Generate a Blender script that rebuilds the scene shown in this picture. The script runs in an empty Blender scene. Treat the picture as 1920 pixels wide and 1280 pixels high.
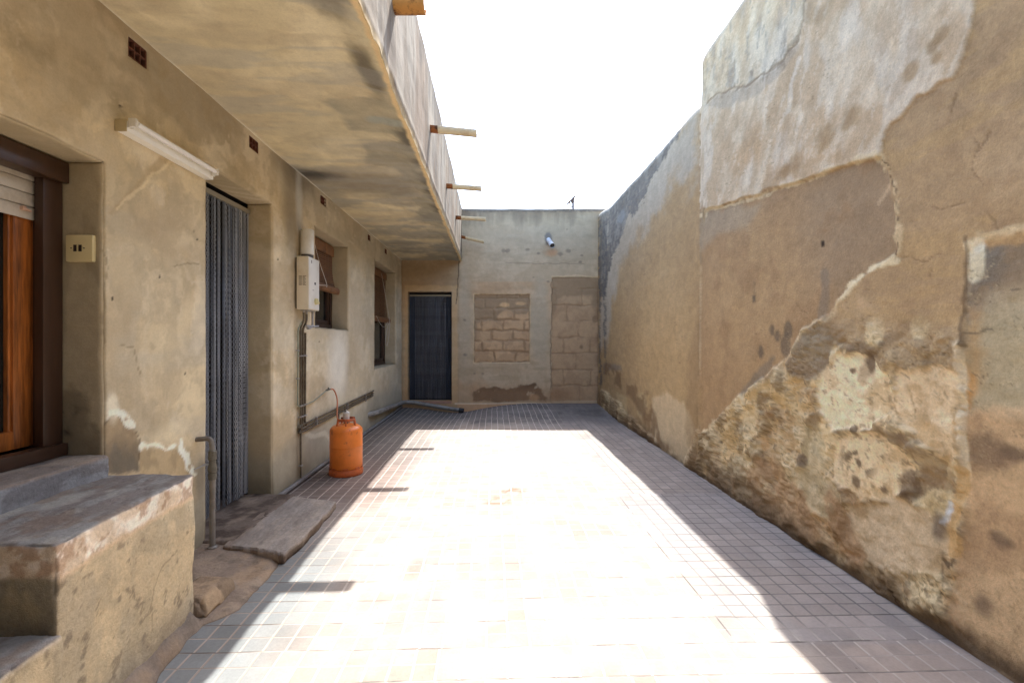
import bpy, math, random
import numpy as np
from mathutils import Vector, Matrix

# ------------------------------------------------------------------ camera, sky, sun, exposure
SC = bpy.context.scene
cam = bpy.data.cameras.new('camera')
cam_ob = bpy.data.objects.new('camera', cam)
SC.collection.objects.link(cam_ob)
cam_ob.location = (0, 0, 1.3)
cam_ob.rotation_euler = (math.radians(90), 0, 0)
cam.sensor_width = 36
cam.lens = 36 * 880 / 1920
cam.shift_x = 34 / 1920
cam.shift_y = -4 / 1920
cam.clip_start = .05
cam.clip_end = 2000
SC.camera = cam_ob

SUN = Vector((.182, .60, 1.0)).normalized()          # towards the sun
elev = math.asin(SUN.z)
azim = math.atan2(SUN.x, SUN.y)
world = bpy.data.worlds.new('World')
SC.world = world
world.use_nodes = True
wn = world.node_tree.nodes
sky = wn.new('ShaderNodeTexSky')
sky.sky_type = 'NISHITA'
sky.sun_disc = False
sky.sun_elevation = elev
sky.sun_rotation = azim
sky.air_density = 1.0
sky.dust_density = 1.7
sky.ozone_density = 1.0
world.node_tree.links.new(sky.outputs[0], wn['Background'].inputs[0])
wn['Background'].inputs[1].default_value = .15
sun = bpy.data.lights.new('sun', 'SUN')
sun.energy = 2.15
sun.angle = math.radians(.53)
sun.color = (1.0, .988, .97)
sun_ob = bpy.data.objects.new('sun', sun)
SC.collection.objects.link(sun_ob)
sun_ob.rotation_euler = SUN.to_track_quat('Z', 'Y').to_euler()
sun_ob.location = (2, 4, 12)
SC.view_settings.view_transform = 'Standard'
SC.view_settings.look = 'None'
SC.view_settings.exposure = 2.34
SC.view_settings.gamma = 1
SC.cycles.use_denoising = True
SC.cycles.max_bounces = 10
SC.cycles.diffuse_bounces = 6

# ------------------------------------------------------------------ noise and masks
def vnoise(x, y, seed=0):
    xi = np.floor(x).astype(np.int64); yi = np.floor(y).astype(np.int64)
    fx = x - xi; fy = y - yi
    fx = fx * fx * fx * (fx * (fx * 6 - 15) + 10); fy = fy * fy * fy * (fy * (fy * 6 - 15) + 10)
    def h(a, b):
        n = (a * 374761393 + b * 668265263 + seed * 974634777) & 0xffffffff
        n = ((n ^ (n >> 13)) * 1274126177) & 0xffffffff
        n = ((n ^ (n >> 16)) * 2246822519) & 0xffffffff
        return ((n ^ (n >> 15)) & 0xffffff) / float(0xffffff)
    a = h(xi, yi); b = h(xi + 1, yi); c = h(xi, yi + 1); d = h(xi + 1, yi + 1)
    return (a * (1 - fx) + b * fx) * (1 - fy) + (c * (1 - fx) + d * fx) * fy

def fbm(x, y, octaves=5, seed=0, rough=.5):
    s = 0; a = 1; t = 0
    for i in range(octaves):
        ang = .6 * i + .3
        xx = x * math.cos(ang) - y * math.sin(ang) + 17.3 * i; yy = x * math.sin(ang) + y * math.cos(ang) - 9.1 * i
        s = s + a * vnoise(xx, yy, seed + i * 31); t += a
        a *= rough; x = x * 2.03; y = y * 2.03
    return s / t                                       # 0..1, mean .5

def ridged(x, y, octaves=4, seed=0):
    s = 0; a = 1; t = 0
    for i in range(octaves):
        s = s + a * (1 - np.abs(2 * vnoise(x + 5.7 * i, y - 3.3 * i, seed + i * 17) - 1)); t += a
        a *= .55; x = x * 2.07; y = y * 2.07
    return s / t

def ss(a, b, x):
    t = np.clip((x - a) / (b - a), 0, 1)
    return t * t * (3 - 2 * t)

def seg_dist(x, y, pts, closed=False):
    d = np.full(x.shape, 1e9)
    P = list(pts) + ([pts[0]] if closed else [])
    for (ax, ay), (bx, by) in zip(P[:-1], P[1:]):
        vx, vy = bx - ax, by - ay
        L = vx * vx + vy * vy + 1e-12
        t = np.clip(((x - ax) * vx + (y - ay) * vy) / L, 0, 1)
        d = np.minimum(d, (x - ax - t * vx) ** 2 + (y - ay - t * vy) ** 2)
    return np.sqrt(d)

def inside(x, y, pts):
    r = np.zeros(x.shape, bool)
    n = len(pts)
    for i in range(n):
        ax, ay = pts[i]; bx, by = pts[(i + 1) % n]
        c = (ay > y) != (by > y)
        if ay != by:
            r ^= c & (x < (bx - ax) * (y - ay) / (by - ay) + ax)
    return r

def poly(x, y, pts, soft=.02, rough=.0, nf=9, seed=3):
    """soft-edged mask of a polygon; rough shakes its outline"""
    sd = seg_dist(x, y, pts, True) * np.where(inside(x, y, pts), 1, -1)
    if rough: sd = sd + (fbm(x * nf, y * nf, 5, seed, .6) - .5) * 2 * rough
    return ss(-soft, soft, sd)

def line(x, y, pts, w=.006, rough=.006, nf=14, seed=5, soft=.004):
    if rough:
        x = x + (fbm(x * nf, y * nf, 3, seed) - .5) * 2 * rough * 2
        y = y + (fbm(x * nf + 40, y * nf, 3, seed + 9) - .5) * 2 * rough * 2
    return 1 - ss(w, w + soft, seg_dist(x, y, pts))

def blob(x, y, cx, cy, rx, ry, soft=.35, rough=.25, nf=8, seed=1, rot=0):
    c, s = math.cos(rot), math.sin(rot)
    u = ((x - cx) * c + (y - cy) * s) / rx; v = (-(x - cx) * s + (y - cy) * c) / ry
    r = np.sqrt(u * u + v * v) + (fbm(x * nf, y * nf, 4, seed, .6) - .5) * 2 * rough
    return 1 - ss(1 - soft, 1 + soft, r)

def contour(f, level, w):
    """thin line where a noise field crosses a level, and a one-sided lip beside it"""
    d = f - level
    return 1 - ss(w * .4, w, np.abs(d)), (1 - ss(0, w * 5, d)) * ss(0, w * .6, d)  # painted as flake edges together with the shading of their relief

def mix(C, col, m):
    return C + (np.asarray(col)[None, :] - C) * m[:, None]

def mul(C, k, m):
    return C * (1 + (np.asarray(k) - 1)[None, :] * m[:, None]) if hasattr(k, '__len__') else C * (1 + (k - 1) * m)[:, None]

# ------------------------------------------------------------------ object helpers
def link(o, parent=None):
    SC.collection.objects.link(o)
    if parent is not None:
        o.parent = parent
        if parent.location.length > 0 or any(parent.rotation_euler):
            o.matrix_parent_inverse = Matrix.LocRotScale(parent.location, parent.rotation_euler, None).inverted()
    return o

def tag(o, label, cat, group=None):
    o['label'] = label; o['category'] = cat
    if group: o['group'] = group
    return o

def thing(name, label, cat, loc=(0, 0, 0), group=None):
    o = bpy.data.objects.new(name, None)
    o.empty_display_size = .1
    o.location = loc
    SC.collection.objects.link(o)
    return tag(o, label, cat, group)

def big_mesh(name, V, Fq, mat, parent=None, attrs=None, smooth=True):
    V = np.asarray(V, np.float64); Fq = np.asarray(Fq, np.int64)
    key = np.round(V * 20000).astype(np.int64)
    _, first, inv = np.unique(key, axis=0, return_index=True, return_inverse=True)
    inv = inv.reshape(-1)
    V = V[first]; Fq = inv[Fq]
    me = bpy.data.meshes.new(name)
    me.vertices.add(len(V)); me.vertices.foreach_set('co', V.astype(np.float32).ravel())
    me.loops.add(Fq.size); me.loops.foreach_set('vertex_index', Fq.astype(np.int32).ravel())
    me.polygons.add(len(Fq))
    me.polygons.foreach_set('loop_start', (np.arange(len(Fq)) * 4).astype(np.int32))
    me.polygons.foreach_set('loop_total', np.full(len(Fq), 4, np.int32))
    me.update(calc_edges=True)
    me.validate()
    if smooth: me.polygons.foreach_set('use_smooth', np.ones(len(me.polygons), bool))
    for k, c in (attrs or {}).items():
        c = c[first]
        a = me.attributes.new(k, 'FLOAT_COLOR', 'POINT')
        a.data.foreach_set('color', np.concatenate([c, np.ones((len(c), 1))], 1).astype(np.float32).ravel())
    me.materials.append(mat)
    return link(bpy.data.objects.new(name, me), parent)

class Grids:
    """collects rectangular grids of quads; shape them, colour them, build once"""
    def __init__(s): s.V = []; s.F = []; s.n = 0; s.tags = []
    def add(s, fn, us, vs, keep=None, tagv=0, flip=False):
        U, Vv = np.meshgrid(us, vs, indexing='ij')
        P = fn(U.ravel(), Vv.ravel())
        nu, nv = len(us), len(vs)
        i, j = np.meshgrid(np.arange(nu - 1), np.arange(nv - 1), indexing='ij')
        if keep is not None:
            um = (np.asarray(us)[:-1] + np.asarray(us)[1:]) / 2; vm = (np.asarray(vs)[:-1] + np.asarray(vs)[1:]) / 2
            K = keep(*np.meshgrid(um, vm, indexing='ij')); i = i[K]; j = j[K]
        i = i.ravel(); j = j.ravel()
        q = np.stack([i * nv + j, (i + 1) * nv + j, (i + 1) * nv + j + 1, i * nv + j + 1], 1) + s.n
        if flip: q = q[:, ::-1]
        s.V.append(np.stack(P, 1)); s.F.append(q); s.n += nu * nv
        s.tags.append(np.full(nu * nv, tagv))
    def get(s): return np.concatenate(s.V), np.concatenate(s.F), np.concatenate(s.tags)

def graded(a, b, s0, breaks=(), d0=1.8, p=1.5, near=1.3):
    B = sorted({a, b, *[k for k in breaks if a < k < b], *([near] if a < near < b else [])})
    out = [a]
    for p0, p1 in zip(B[:-1], B[1:]):
        m = (p0 + p1) / 2
        y = p0
        seg = [p0]
        while y < p1:
            st = .09 if y < near - 1e-6 else max(s0, s0 * (y / d0) ** p)
            y += st; seg.append(y)
        seg = np.array(seg); seg = p0 + (seg - p0) * (p1 - p0) / (seg[-1] - p0)
        out += list(seg[1:])
    return np.array(out)

def even(a, b, s, breaks=()):
    B = sorted({a, b, *[k for k in breaks if a < k < b]})
    out = [a]
    for p0, p1 in zip(B[:-1], B[1:]):
        n = max(1, int(round((p1 - p0) / s)))
        out += list(np.linspace(p0, p1, n + 1)[1:])
    return np.array(out)

class MB:
    """small mesh collector for the objects"""
    def __init__(s): s.v = []; s.f = []
    def box(s, x0, x1, y0, y1, z0, z1, bev=0, M=None):
        import bmesh
        bm = bmesh.new()
        bmesh.ops.create_cube(bm, size=1)
        for v in bm.verts:
            v.co = Vector(((x0 + x1) / 2 + v.co.x * (x1 - x0), (y0 + y1) / 2 + v.co.y * (y1 - y0), (z0 + z1) / 2 + v.co.z * (z1 - z0)))
        if bev: bmesh.ops.bevel(bm, geom=bm.edges[:], offset=bev, segments=2, affect='EDGES', profile=.6)
        if M is not None: bmesh.ops.transform(bm, matrix=M, verts=bm.verts)
        s.take(bm); return s
    def take(s, bm):
        bm.verts.index_update()
        n = len(s.v)
        s.v += [tuple(v.co) for v in bm.verts]
        s.f += [tuple(n + v.index for v in f.verts) for f in bm.faces]
        bm.free()
    def tube(s, pts, r, n=12, caps=True, inner=0, smooth=True):
        """sweep a circle along points; r a number or one per point"""
        pts = [Vector(p) for p in pts]
        R = r if hasattr(r, '__len__') else [r] * len(pts)
        t0 = (pts[1] - pts[0]).normalized()
        up = Vector((0, 0, 1)) if abs(t0.z) < .9 else Vector((1, 0, 0))
        a = t0.cross(up).normalized()
        base = len(s.v)
        for i, p in enumerate(pts):
            if i == 0: t = pts[1] - pts[0]
            elif i == len(pts) - 1: t = pts[-1] - pts[-2]
            else: t = (pts[i] - pts[i - 1]).normalized() + (pts[i + 1] - pts[i]).normalized()
            if t.length < 1e-9: t = t0.copy()
            t.normalize()
            a = (a - t * a.dot(t)); a.normalize()
            b = t.cross(a)
            for k in range(n):
                w = 2 * math.pi * k / n
                s.v.append(tuple(p + (a * math.cos(w) + b * math.sin(w)) * R[i]))
        for i in range(len(pts) - 1):
            for k in range(n):
                s.f.append((base + i * n + k, base + i * n + (k + 1) % n, base + (i + 1) * n + (k + 1) % n, base + (i + 1) * n + k))
        if caps:
            s.f.append(tuple(base + k for k in range(n))[::-1])
            s.f.append(tuple(base + (len(pts) - 1) * n + k for k in range(n)))
        return s
    def lathe(s, prof, c=(0, 0, 0), n=32, axis='z', a0=0, a1=2 * math.pi):
        base = len(s.v); m = len(prof); full = abs(a1 - a0 - 2 * math.pi) < 1e-6
        N = n if full else n + 1
        for k in range(N):
            w = a0 + (a1 - a0) * k / n
            for r, h in prof:
                p = (r * math.cos(w), r * math.sin(w), h)
                if axis == 'x': p = (p[2], p[0], p[1])
                if axis == 'y': p = (p[0], p[2], p[1])
                s.v.append((c[0] + p[0], c[1] + p[1], c[2] + p[2]))
        for k in range(n):
            k2 = (k + 1) % n if full else k + 1
            for i in range(m - 1):
                s.f.append((base + k * m + i, base + k2 * m + i, base + k2 * m + i + 1, base + k * m + i + 1))
        return s
    def quad(s, *p):
        n = len(s.v); s.v += [tuple(q) for q in p]; s.f.append(tuple(range(n, n + len(p)))); return s
    def build(s, name, mat, parent=None, smooth=False, angle=35):
        me = bpy.data.meshes.new(name)
        me.from_pydata(s.v, [], s.f)
        import bmesh
        bm = bmesh.new(); bm.from_mesh(me)
        bmesh.ops.recalc_face_normals(bm, faces=bm.faces)
        if smooth:
            for f in bm.faces: f.smooth = True
            for e in bm.edges:
                if len(e.link_faces) == 2 and e.calc_face_angle(0) > math.radians(angle): e.smooth = False
        bm.to_mesh(me); bm.free()
        me.materials.append(mat)
        return link(bpy.data.objects.new(name, me), parent)

def curve_pts(P, n=8):
    """Catmull-Rom through points"""
    P = [Vector(p) for p in P]
    Q = [P[0] * 2 - P[1]] + P + [P[-1] * 2 - P[-2]]
    out = []
    for i in range(1, len(Q) - 2):
        for k in range(n):
            t = k / n
            a, b, c, d = Q[i - 1], Q[i], Q[i + 1], Q[i + 2]
            out.append(.5 * ((2 * b) + (c - a) * t + (2 * a - 5 * b + 4 * c - d) * t * t + (3 * b - a - 3 * c + d) * t ** 3))
    out.append(P[-1])
    return out

def bend(P, r=.03, n=5):
    """polyline with its corners rounded to radius about r"""
    P = [Vector(p) for p in P]; out = [P[0]]
    for a, b, c in zip(P[:-2], P[1:-1], P[2:]):
        k = min(r, (b - a).length * .45, (c - b).length * .45)
        s = b + (a - b).normalized() * k; e = b + (c - b).normalized() * k
        for i in range(n + 1):
            t = i / n; out.append(s * (1 - t) ** 2 + b * 2 * t * (1 - t) + e * t * t)
    out.append(P[-1]); return out

# ------------------------------------------------------------------ materials
def new_mat(name):
    m = bpy.data.materials.new(name); m.use_nodes = True
    nt = m.node_tree
    return m, nt.nodes, nt.links, nt.nodes['Principled BSDF']

def plaster(name, attr='col', grain=.12, gscale=90, bump=.35, bscale=60, fine=320, rough=.92, stretch=(1, 1, 1), fleck=.25):
    """vertex-painted plaster: stains from the attribute, grain and relief from noise"""
    m, N, L, P = new_mat(name)
    at = N.new('ShaderNodeAttribute'); at.attribute_name = attr
    tc = N.new('ShaderNodeTexCoord')
    mp = N.new('ShaderNodeMapping'); mp.inputs['Scale'].default_value = stretch
    L.new(tc.outputs['Object'], mp.inputs[0])
    n1 = N.new('ShaderNodeTexNoise'); n1.inputs['Scale'].default_value = gscale; n1.inputs['Detail'].default_value = 6; n1.inputs['Roughness'].default_value = .7
    n2 = N.new('ShaderNodeTexNoise'); n2.inputs['Scale'].default_value = 7; n2.inputs['Detail'].default_value = 8; n2.inputs['Roughness'].default_value = .65; n2.inputs['Distortion'].default_value = .8
    L.new(mp.outputs[0], n1.inputs['Vector']); L.new(mp.outputs[0], n2.inputs['Vector'])
    r1 = N.new('ShaderNodeMapRange'); r1.inputs['From Min'].default_value = .25; r1.inputs['From Max'].default_value = .75
    r1.inputs['To Min'].default_value = 1 - grain; r1.inputs['To Max'].default_value = 1 + grain
    L.new(n1.outputs['Fac'], r1.inputs['Value'])
    r2 = N.new('ShaderNodeMapRange'); r2.inputs['From Min'].default_value = .3; r2.inputs['From Max'].default_value = .7
    r2.inputs['To Min'].default_value = 1 - grain * .7; r2.inputs['To Max'].default_value = 1 + grain * .7
    L.new(n2.outputs['Fac'], r2.inputs['Value'])
    mm = N.new('ShaderNodeMath'); mm.operation = 'MULTIPLY'; L.new(r1.outputs[0], mm.inputs[0]); L.new(r2.outputs[0], mm.inputs[1])
    vm = N.new('ShaderNodeVectorMath'); vm.operation = 'SCALE'
    L.new(at.outputs['Color'], vm.inputs[0]); L.new(mm.outputs[0], vm.inputs['Scale'])
    fk = N.new('ShaderNodeTexNoise'); fk.inputs['Scale'].default_value = gscale * .45; fk.inputs['Detail'].default_value = 10; fk.inputs['Roughness'].default_value = .78
    L.new(mp.outputs[0], fk.inputs['Vector'])
    f1 = N.new('ShaderNodeMapRange'); f1.inputs['From Min'].default_value = .60; f1.inputs['From Max'].default_value = .70; f1.inputs['To Min'].default_value = 1; f1.inputs['To Max'].default_value = 1 - fleck
    f2 = N.new('ShaderNodeMapRange'); f2.inputs['From Min'].default_value = .30; f2.inputs['From Max'].default_value = .40; f2.inputs['To Min'].default_value = 1 + fleck * .6; f2.inputs['To Max'].default_value = 1
    L.new(fk.outputs['Fac'], f1.inputs['Value']); L.new(fk.outputs['Fac'], f2.inputs['Value'])
    fm = N.new('ShaderNodeMath'); fm.operation = 'MULTIPLY'; L.new(f1.outputs[0], fm.inputs[0]); L.new(f2.outputs[0], fm.inputs[1])
    vm2 = N.new('ShaderNodeVectorMath'); vm2.operation = 'SCALE'; L.new(vm.outputs[0], vm2.inputs[0]); L.new(fm.outputs[0], vm2.inputs['Scale'])
    L.new(vm2.outputs[0], P.inputs['Base Color'])
    n3 = N.new('ShaderNodeTexNoise'); n3.inputs['Scale'].default_value = bscale; n3.inputs['Detail'].default_value = 7; n3.inputs['Roughness'].default_value = .7
    n4 = N.new('ShaderNodeTexNoise'); n4.inputs['Scale'].default_value = fine; n4.inputs['Detail'].default_value = 3
    L.new(mp.outputs[0], n3.inputs['Vector']); L.new(mp.outputs[0], n4.inputs['Vector'])
    ad = N.new('ShaderNodeMath'); ad.operation = 'MULTIPLY_ADD'; ad.inputs[1].default_value = .3
    L.new(n4.outputs['Fac'], ad.inputs[0]); L.new(n3.outputs['Fac'], ad.inputs[2])
    bp = N.new('ShaderNodeBump'); bp.inputs['Strength'].default_value = bump; bp.inputs['Distance'].default_value = .012
    L.new(ad.outputs[0], bp.inputs['Height']); L.new(bp.outputs[0], P.inputs['Normal'])
    P.inputs['Roughness'].default_value = rough
    P.inputs['Specular IOR Level'].default_value = .25
    return m

def simple(name, col, rough=.5, metal=0, var=.15, scale=25, bump=.0, dirt=None, dirt_amt=.5, spec=.5, stretch=(1, 1, 1), dscale=6, lo=.5, hi=.62):
    """one colour with soft variation, optional dirt patches and bump"""
    m, N, L, P = new_mat(name)
    tc = N.new('ShaderNodeTexCoord')
    mp = N.new('ShaderNodeMapping'); mp.inputs['Scale'].default_value = stretch
    L.new(tc.outputs['Object'], mp.inputs[0])
    n = N.new('ShaderNodeTexNoise'); n.inputs['Scale'].default_value = scale; n.inputs['Detail'].default_value = 6; n.inputs['Roughness'].default_value = .65
    L.new(mp.outputs[0], n.inputs['Vector'])
    r = N.new('ShaderNodeMapRange'); r.inputs['From Min'].default_value = .28; r.inputs['From Max'].default_value = .72
    r.inputs['To Min'].default_value = 1 - var; r.inputs['To Max'].default_value = 1 + var
    L.new(n.outputs['Fac'], r.inputs['Value'])
    vm = N.new('ShaderNodeVectorMath'); vm.operation = 'SCALE'; vm.inputs[0].default_value = col
    L.new(r.outputs[0], vm.inputs['Scale'])
    out = vm.outputs[0]
    if dirt:
        d = N.new('ShaderNodeTexNoise'); d.inputs['Scale'].default_value = dscale; d.inputs['Detail'].default_value = 9; d.inputs['Roughness'].default_value = .7
        L.new(mp.outputs[0], d.inputs['Vector'])
        q = N.new('ShaderNodeMapRange'); q.inputs['From Min'].default_value = lo; q.inputs['From Max'].default_value = hi; q.inputs['To Max'].default_value = dirt_amt
        L.new(d.outputs['Fac'], q.inputs['Value'])
        mx = N.new('ShaderNodeMix'); mx.data_type = 'RGBA'
        L.new(q.outputs[0], mx.inputs['Factor']); L.new(out, mx.inputs[6]); mx.inputs[7].default_value = (*dirt, 1)
        out = mx.outputs[2]
    L.new(out, P.inputs['Base Color'])
    rr = N.new('ShaderNodeMapRange'); rr.inputs['To Min'].default_value = max(0, rough - .1); rr.inputs['To Max'].default_value = min(1, rough + .1)
    L.new(n.outputs['Fac'], rr.inputs['Value']); L.new(rr.outputs[0], P.inputs['Roughness'])
    P.inputs['Metallic'].default_value = metal; P.inputs['Specular IOR Level'].default_value = spec
    if bump:
        b = N.new('ShaderNodeBump'); b.inputs['Strength'].default_value = bump; b.inputs['Distance'].default_value = .004
        L.new(n.outputs['Fac'], b.inputs['Height']); L.new(b.outputs[0], P.inputs['Normal'])
    return m

def S(r, g, b, k=1.0):
    f = lambda c: ((c / 255 + .055) / 1.055) ** 2.4 if c > 10 else c / 255 / 12.92
    return np.array([f(r) * k, f(g) * k, f(b) * k])

def base(n, col): return np.tile(np.asarray(col)[None, :], (n, 1))

M_PLASTER = plaster('weathered_plaster', grain=.15, bump=.6, bscale=50, fleck=.38)
M_SMOOTH = plaster('trowelled_plaster', grain=.085, bump=.25, bscale=30, fine=200, fleck=.14)
M_STONE = plaster('worn_cement', grain=.18, bump=.7, gscale=70, bscale=45, fleck=.5)

# ================================================================== RIGHT BOUNDARY WALL
def rw_paint(y, z):
    n = len(y)
    lo = fbm(y * 1.3, z * 1.3, 5, 11); mid = fbm(y * 4, z * 4, 5, 21, .6); hi = fbm(y * 17, z * 17, 4, 31, .65)
    sw = fbm(y * 3 + 2 * lo, z * 9, 5, 71, .6)
    C = base(n, S(172, 144, 108))
    C = mix(C, S(186, 158, 122), ss(.45, .7, lo))
    C = mix(C, S(158, 130, 97), ss(.5, .72, mid) * .6)
    C = mix(C, S(182, 151, 106), ss(.5, .66, sw) * .5)
    H = (lo - .5) * .03 + (mid - .5) * .008
    # ---- far part of the wall: pale band and black soot beside the corner
    far = ss(4.55, 4.62, y)
    C = mix(C, S(170, 142, 104), far * .8)
    C = mix(C, S(190, 162, 120), far * blob(y, z, 5.6, 1.2, .9, .9, .6, .3, 3, 41) * .5)
    C = mix(C, S(176, 164, 146), poly(y, z, [(8.713,3.686),(6.048,3.644),(4.706,3.578),(4.560,3.533),(4.632,2.911),(4.903,2.893),(5.116,3.137),(5.605,2.867),(6.423,2.731),(7.364,2.438),(7.857,1.979),(8.224,1.263),(8.889,1.159)], .14, .22, 5, 51) * .85)
    C = mix(C, S(148, 126, 98), blob(y, z, *[(6.929,2.607)][0], .9, .55, .6, .4, 4, 46) * .35 * far)
    drip = fbm(y * 5, z * .8, 4, 61, .6)
    soot = poly(y, z, [(8.889,3.765),(6.048,3.664),(4.835,3.630),(4.972,3.566),(5.605,3.440),(6.027,3.293),(6.543,3.129),(7.154,3.056),(7.521,2.847),(7.928,2.705),(8.224,2.384),(8.544,2.038),(8.889,2.068)], .015, .16, 6, 52) * ss(.25, .42, drip + .25 * hi)
    C = mix(C, S(84, 80, 78), np.clip(soot, 0, 1) * (.72 + .5 * (hi - .5)) )
    C = mix(C, S(150, 142, 130), np.clip(soot, 0, 1) * ss(.56, .64, fbm(y * 7, z * 2.5, 5, 63, .65)) * .6)
    C = mix(C, S(140, 137, 132), blob(y, z, *[(7.364,3.208)][0], .22, .1, .3, .5, 9, 44) * .8)
    C = mix(C, S(95, 92, 90), poly(y, z, [(9.072,3.733),(8.224,3.132),(8.381,0.690),(8.980,0.239)], .04, .08, 7, 53) * ss(.4, .7, drip + (hi - .5)) * .8)
    C = mix(C, S(112, 112, 112), poly(y, z, [(8.627,0.869),(7.364,0.898),(7.333,0.817),(8.627,0.731)], .03, .03) * .5)
    # joint between the two stretches of wall
    jl = line(y, z, [(4.548,3.708),(4.560,2.523),(4.571,1.695),(4.595,0.966),(4.632,0.279),(4.681,0.002)], .008, .008, 6, 8)
    C = mix(C, S(196, 176, 146), line(y, z, [(4.513,3.638),(4.524,2.513),(4.536,1.692),(4.548,0.969)], .015, .01, 5, 88, .02) * .5)
    C = mix(C, S(120, 98, 72), jl * .35); H = H - jl * .002
    # ---- pale upper plaster on the near part
    A = [(4.548,6.137),(4.548,2.545),(3.713,2.422),(3.177,2.351),(2.776,2.303),(2.431,2.250),(2.372,2.367),(2.304,2.402),(2.217,2.449),(2.149,2.433),(2.098,2.459),(2.037,2.425),(2.014,2.469),(1.980,2.596),(1.947,2.707),(1.807,3.222)]
    mA = poly(y, z, A, .006, .03, 7, 101) * (1 - far)
    pale = base(n, S(198, 182, 158))
    pale = mix(pale, S(182, 160, 132), ss(.42, .62, mid) * .75)
    pale = mix(pale, S(206, 196, 180), ss(.52, .7, fbm(y * 6, z * 2.2, 5, 131)) * .7)
    pale = mix(pale, S(180, 152, 118), ss(.5, .75, fbm(y * 1.8, z * 3, 4, 151)) * .6)
    up = poly(y, z, [(4.706,5.771),(4.706,3.658),(4.411,3.536),(4.200,3.486),(3.964,3.408),(3.713,3.308),(3.424,3.230),(3.177,3.217),(3.040,3.290),(2.988,3.460),(2.776,3.937)], .012, .03, 8, 161)
    pale = mix(pale, S(194, 182, 160), up * .6)
    gs = ss(.56, .68, fbm(y * 5, z * 1.6, 5, 171, .65) + .12 * (hi - .5))
    pale = mix(pale, S(148, 142, 134), gs * up * .55)
    pale = mix(pale, S(146, 140, 132), ss(.60, .66, fbm(y * 16, z * 5, 4, 173, .6)) * up * .6)
    tr = fbm(y * 9 + z * 5, z * 3 - y * 2, 5, 175, .65)
    pale = mix(pale, S(214, 204, 186), ss(.56, .66, tr) * .45); pale = mix(pale, S(170, 148, 122), ss(.44, .36, tr) * .4)
    pale = mix(pale, S(150, 142, 132), poly(y, z, [(4.467,3.513),(4.200,3.486),(3.713,3.308),(3.424,3.230),(3.177,3.217),(3.040,3.290),(3.066,3.202),(3.235,3.142),(3.563,3.146),(4.055,3.286)], .02, .03, 8, 181) * .5)
    pale = pale * [1.02, .97, .90]
    C = C * (1 - mA)[:, None] + pale * mA[:, None]
    H = H + mA * .010
    crk = line(y, z, [(4.411,3.506),(4.200,3.486),(4.037,3.428),(3.946,3.417),(3.713,3.308),(3.527,3.264),(3.424,3.238),(3.235,3.215),(3.093,3.254),(3.024,3.348),(2.998,3.467),(2.983,3.659)], .007, .012, 9, 6)
    C = mix(C, S(132, 112, 88), crk * .55); H = H - crk * .004
    C = mix(C, S(128, 112, 92), line(y, z, [(4.251,3.455),(4.009,3.414),(3.753,3.317),(3.674,3.329),(3.424,3.230),(3.235,3.215),(3.093,3.254)], .014, .03, 12, 66, .03) * ss(.45, .6, hi + .3 * (mid - .5)) * .6)
    C = mix(C, S(214, 200, 178), line(y, z, [(3.066,3.133),(3.121,3.023),(3.165,2.904),(3.188,2.843)], .012, .012, 9, 7, .02) * .7)
    C = mix(C, S(120, 98, 70), line(y, z, [(3.003,3.471),(2.963,3.347),(2.890,3.277),(2.812,3.262),(2.754,3.291)], .02, .015, 9, 7, .04) * .35 * mA)
    for (px, pz), r in zip([(2.830,2.515),(2.604,2.525),(2.110,2.566),(2.239,2.582),(2.123,2.629),(2.090,2.654),(3.206,2.451)], (.09, .07, .035, .05, .04, .04, .06)):
        C = mix(C, S(160, 132, 96), blob(y, z, px, pz, r, r * .9, .4, .5, 12, 4) * .8)
    C = mix(C, S(150, 116, 74), blob(y, z, *[(3.200,2.442)][0], .2, .07, .5, .5, 10, 14) * .5 * mA)
    # ---- grey brown panel under the pale plaster
    B = [(4.548,2.530),(3.713,2.414),(3.177,2.343),(2.776,2.297),(2.431,2.245),(2.385,2.129),(2.347,1.929),(2.334,1.740),(2.465,1.675),(2.611,1.615),(2.712,1.528),(2.776,1.439),(3.014,1.286),(3.296,1.116),(3.713,0.861),(4.548,0.297)]
    mB = poly(y, z, B, .006, .012, 9, 201) * (1 - far)
    pb = base(n, S(168, 138, 102)); pb = mix(pb, S(150, 130, 106), ss(2.2, 2.75, z + .5 * (mid - .5)))
    pb = mix(pb, S(148, 128, 104), blob(y, z, *[(2.611,2.000)][0], .45, .5, .5, .3, 4, 205) * .6)
    pb = mix(pb, S(182, 153, 114), blob(y, z, *[(3.713,1.621)][0], .7, .5, .6, .3, 4, 206) * .5)
    pb = mix(pb, S(158, 128, 94), ss(.5, .7, mid) * .6)
    C = C * (1 - mB)[:, None] + pb * mB[:, None]
    H = H - mB * .009
    gd = poly(y, z, [(4.548,2.520),(4.055,2.457),(3.563,2.316),(3.713,2.169),(4.251,2.247),(4.548,2.158)], .05, .07, 5, 211) * (1 - far)
    C = mix(C, S(170, 156, 134), gd * .5)
    # cream ridges along broken edges
    def ridge(pts, w, amp=1, seed=1, col=(222, 202, 164), soft=.014):
        nonlocal C, H
        m = line(y, z, pts, w * .62 * (.5 + fbm(y * 12, z * 12, 4, seed + 7, .6)), .018, 11, seed, soft * .8) * ss(.3, .5, fbm(y * 14, z * 14, 4, seed + 3, .6) + .1) * amp
        C = mix(C, S(*col), np.clip(m, 0, 1) * .85); H = H + m * .003
    ridge([(4.548,2.509),(4.055,2.461),(3.563,2.385),(3.177,2.343),(2.776,2.303),(2.431,2.250)], .014, .8, 301, (214, 194, 156), .02)
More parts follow.
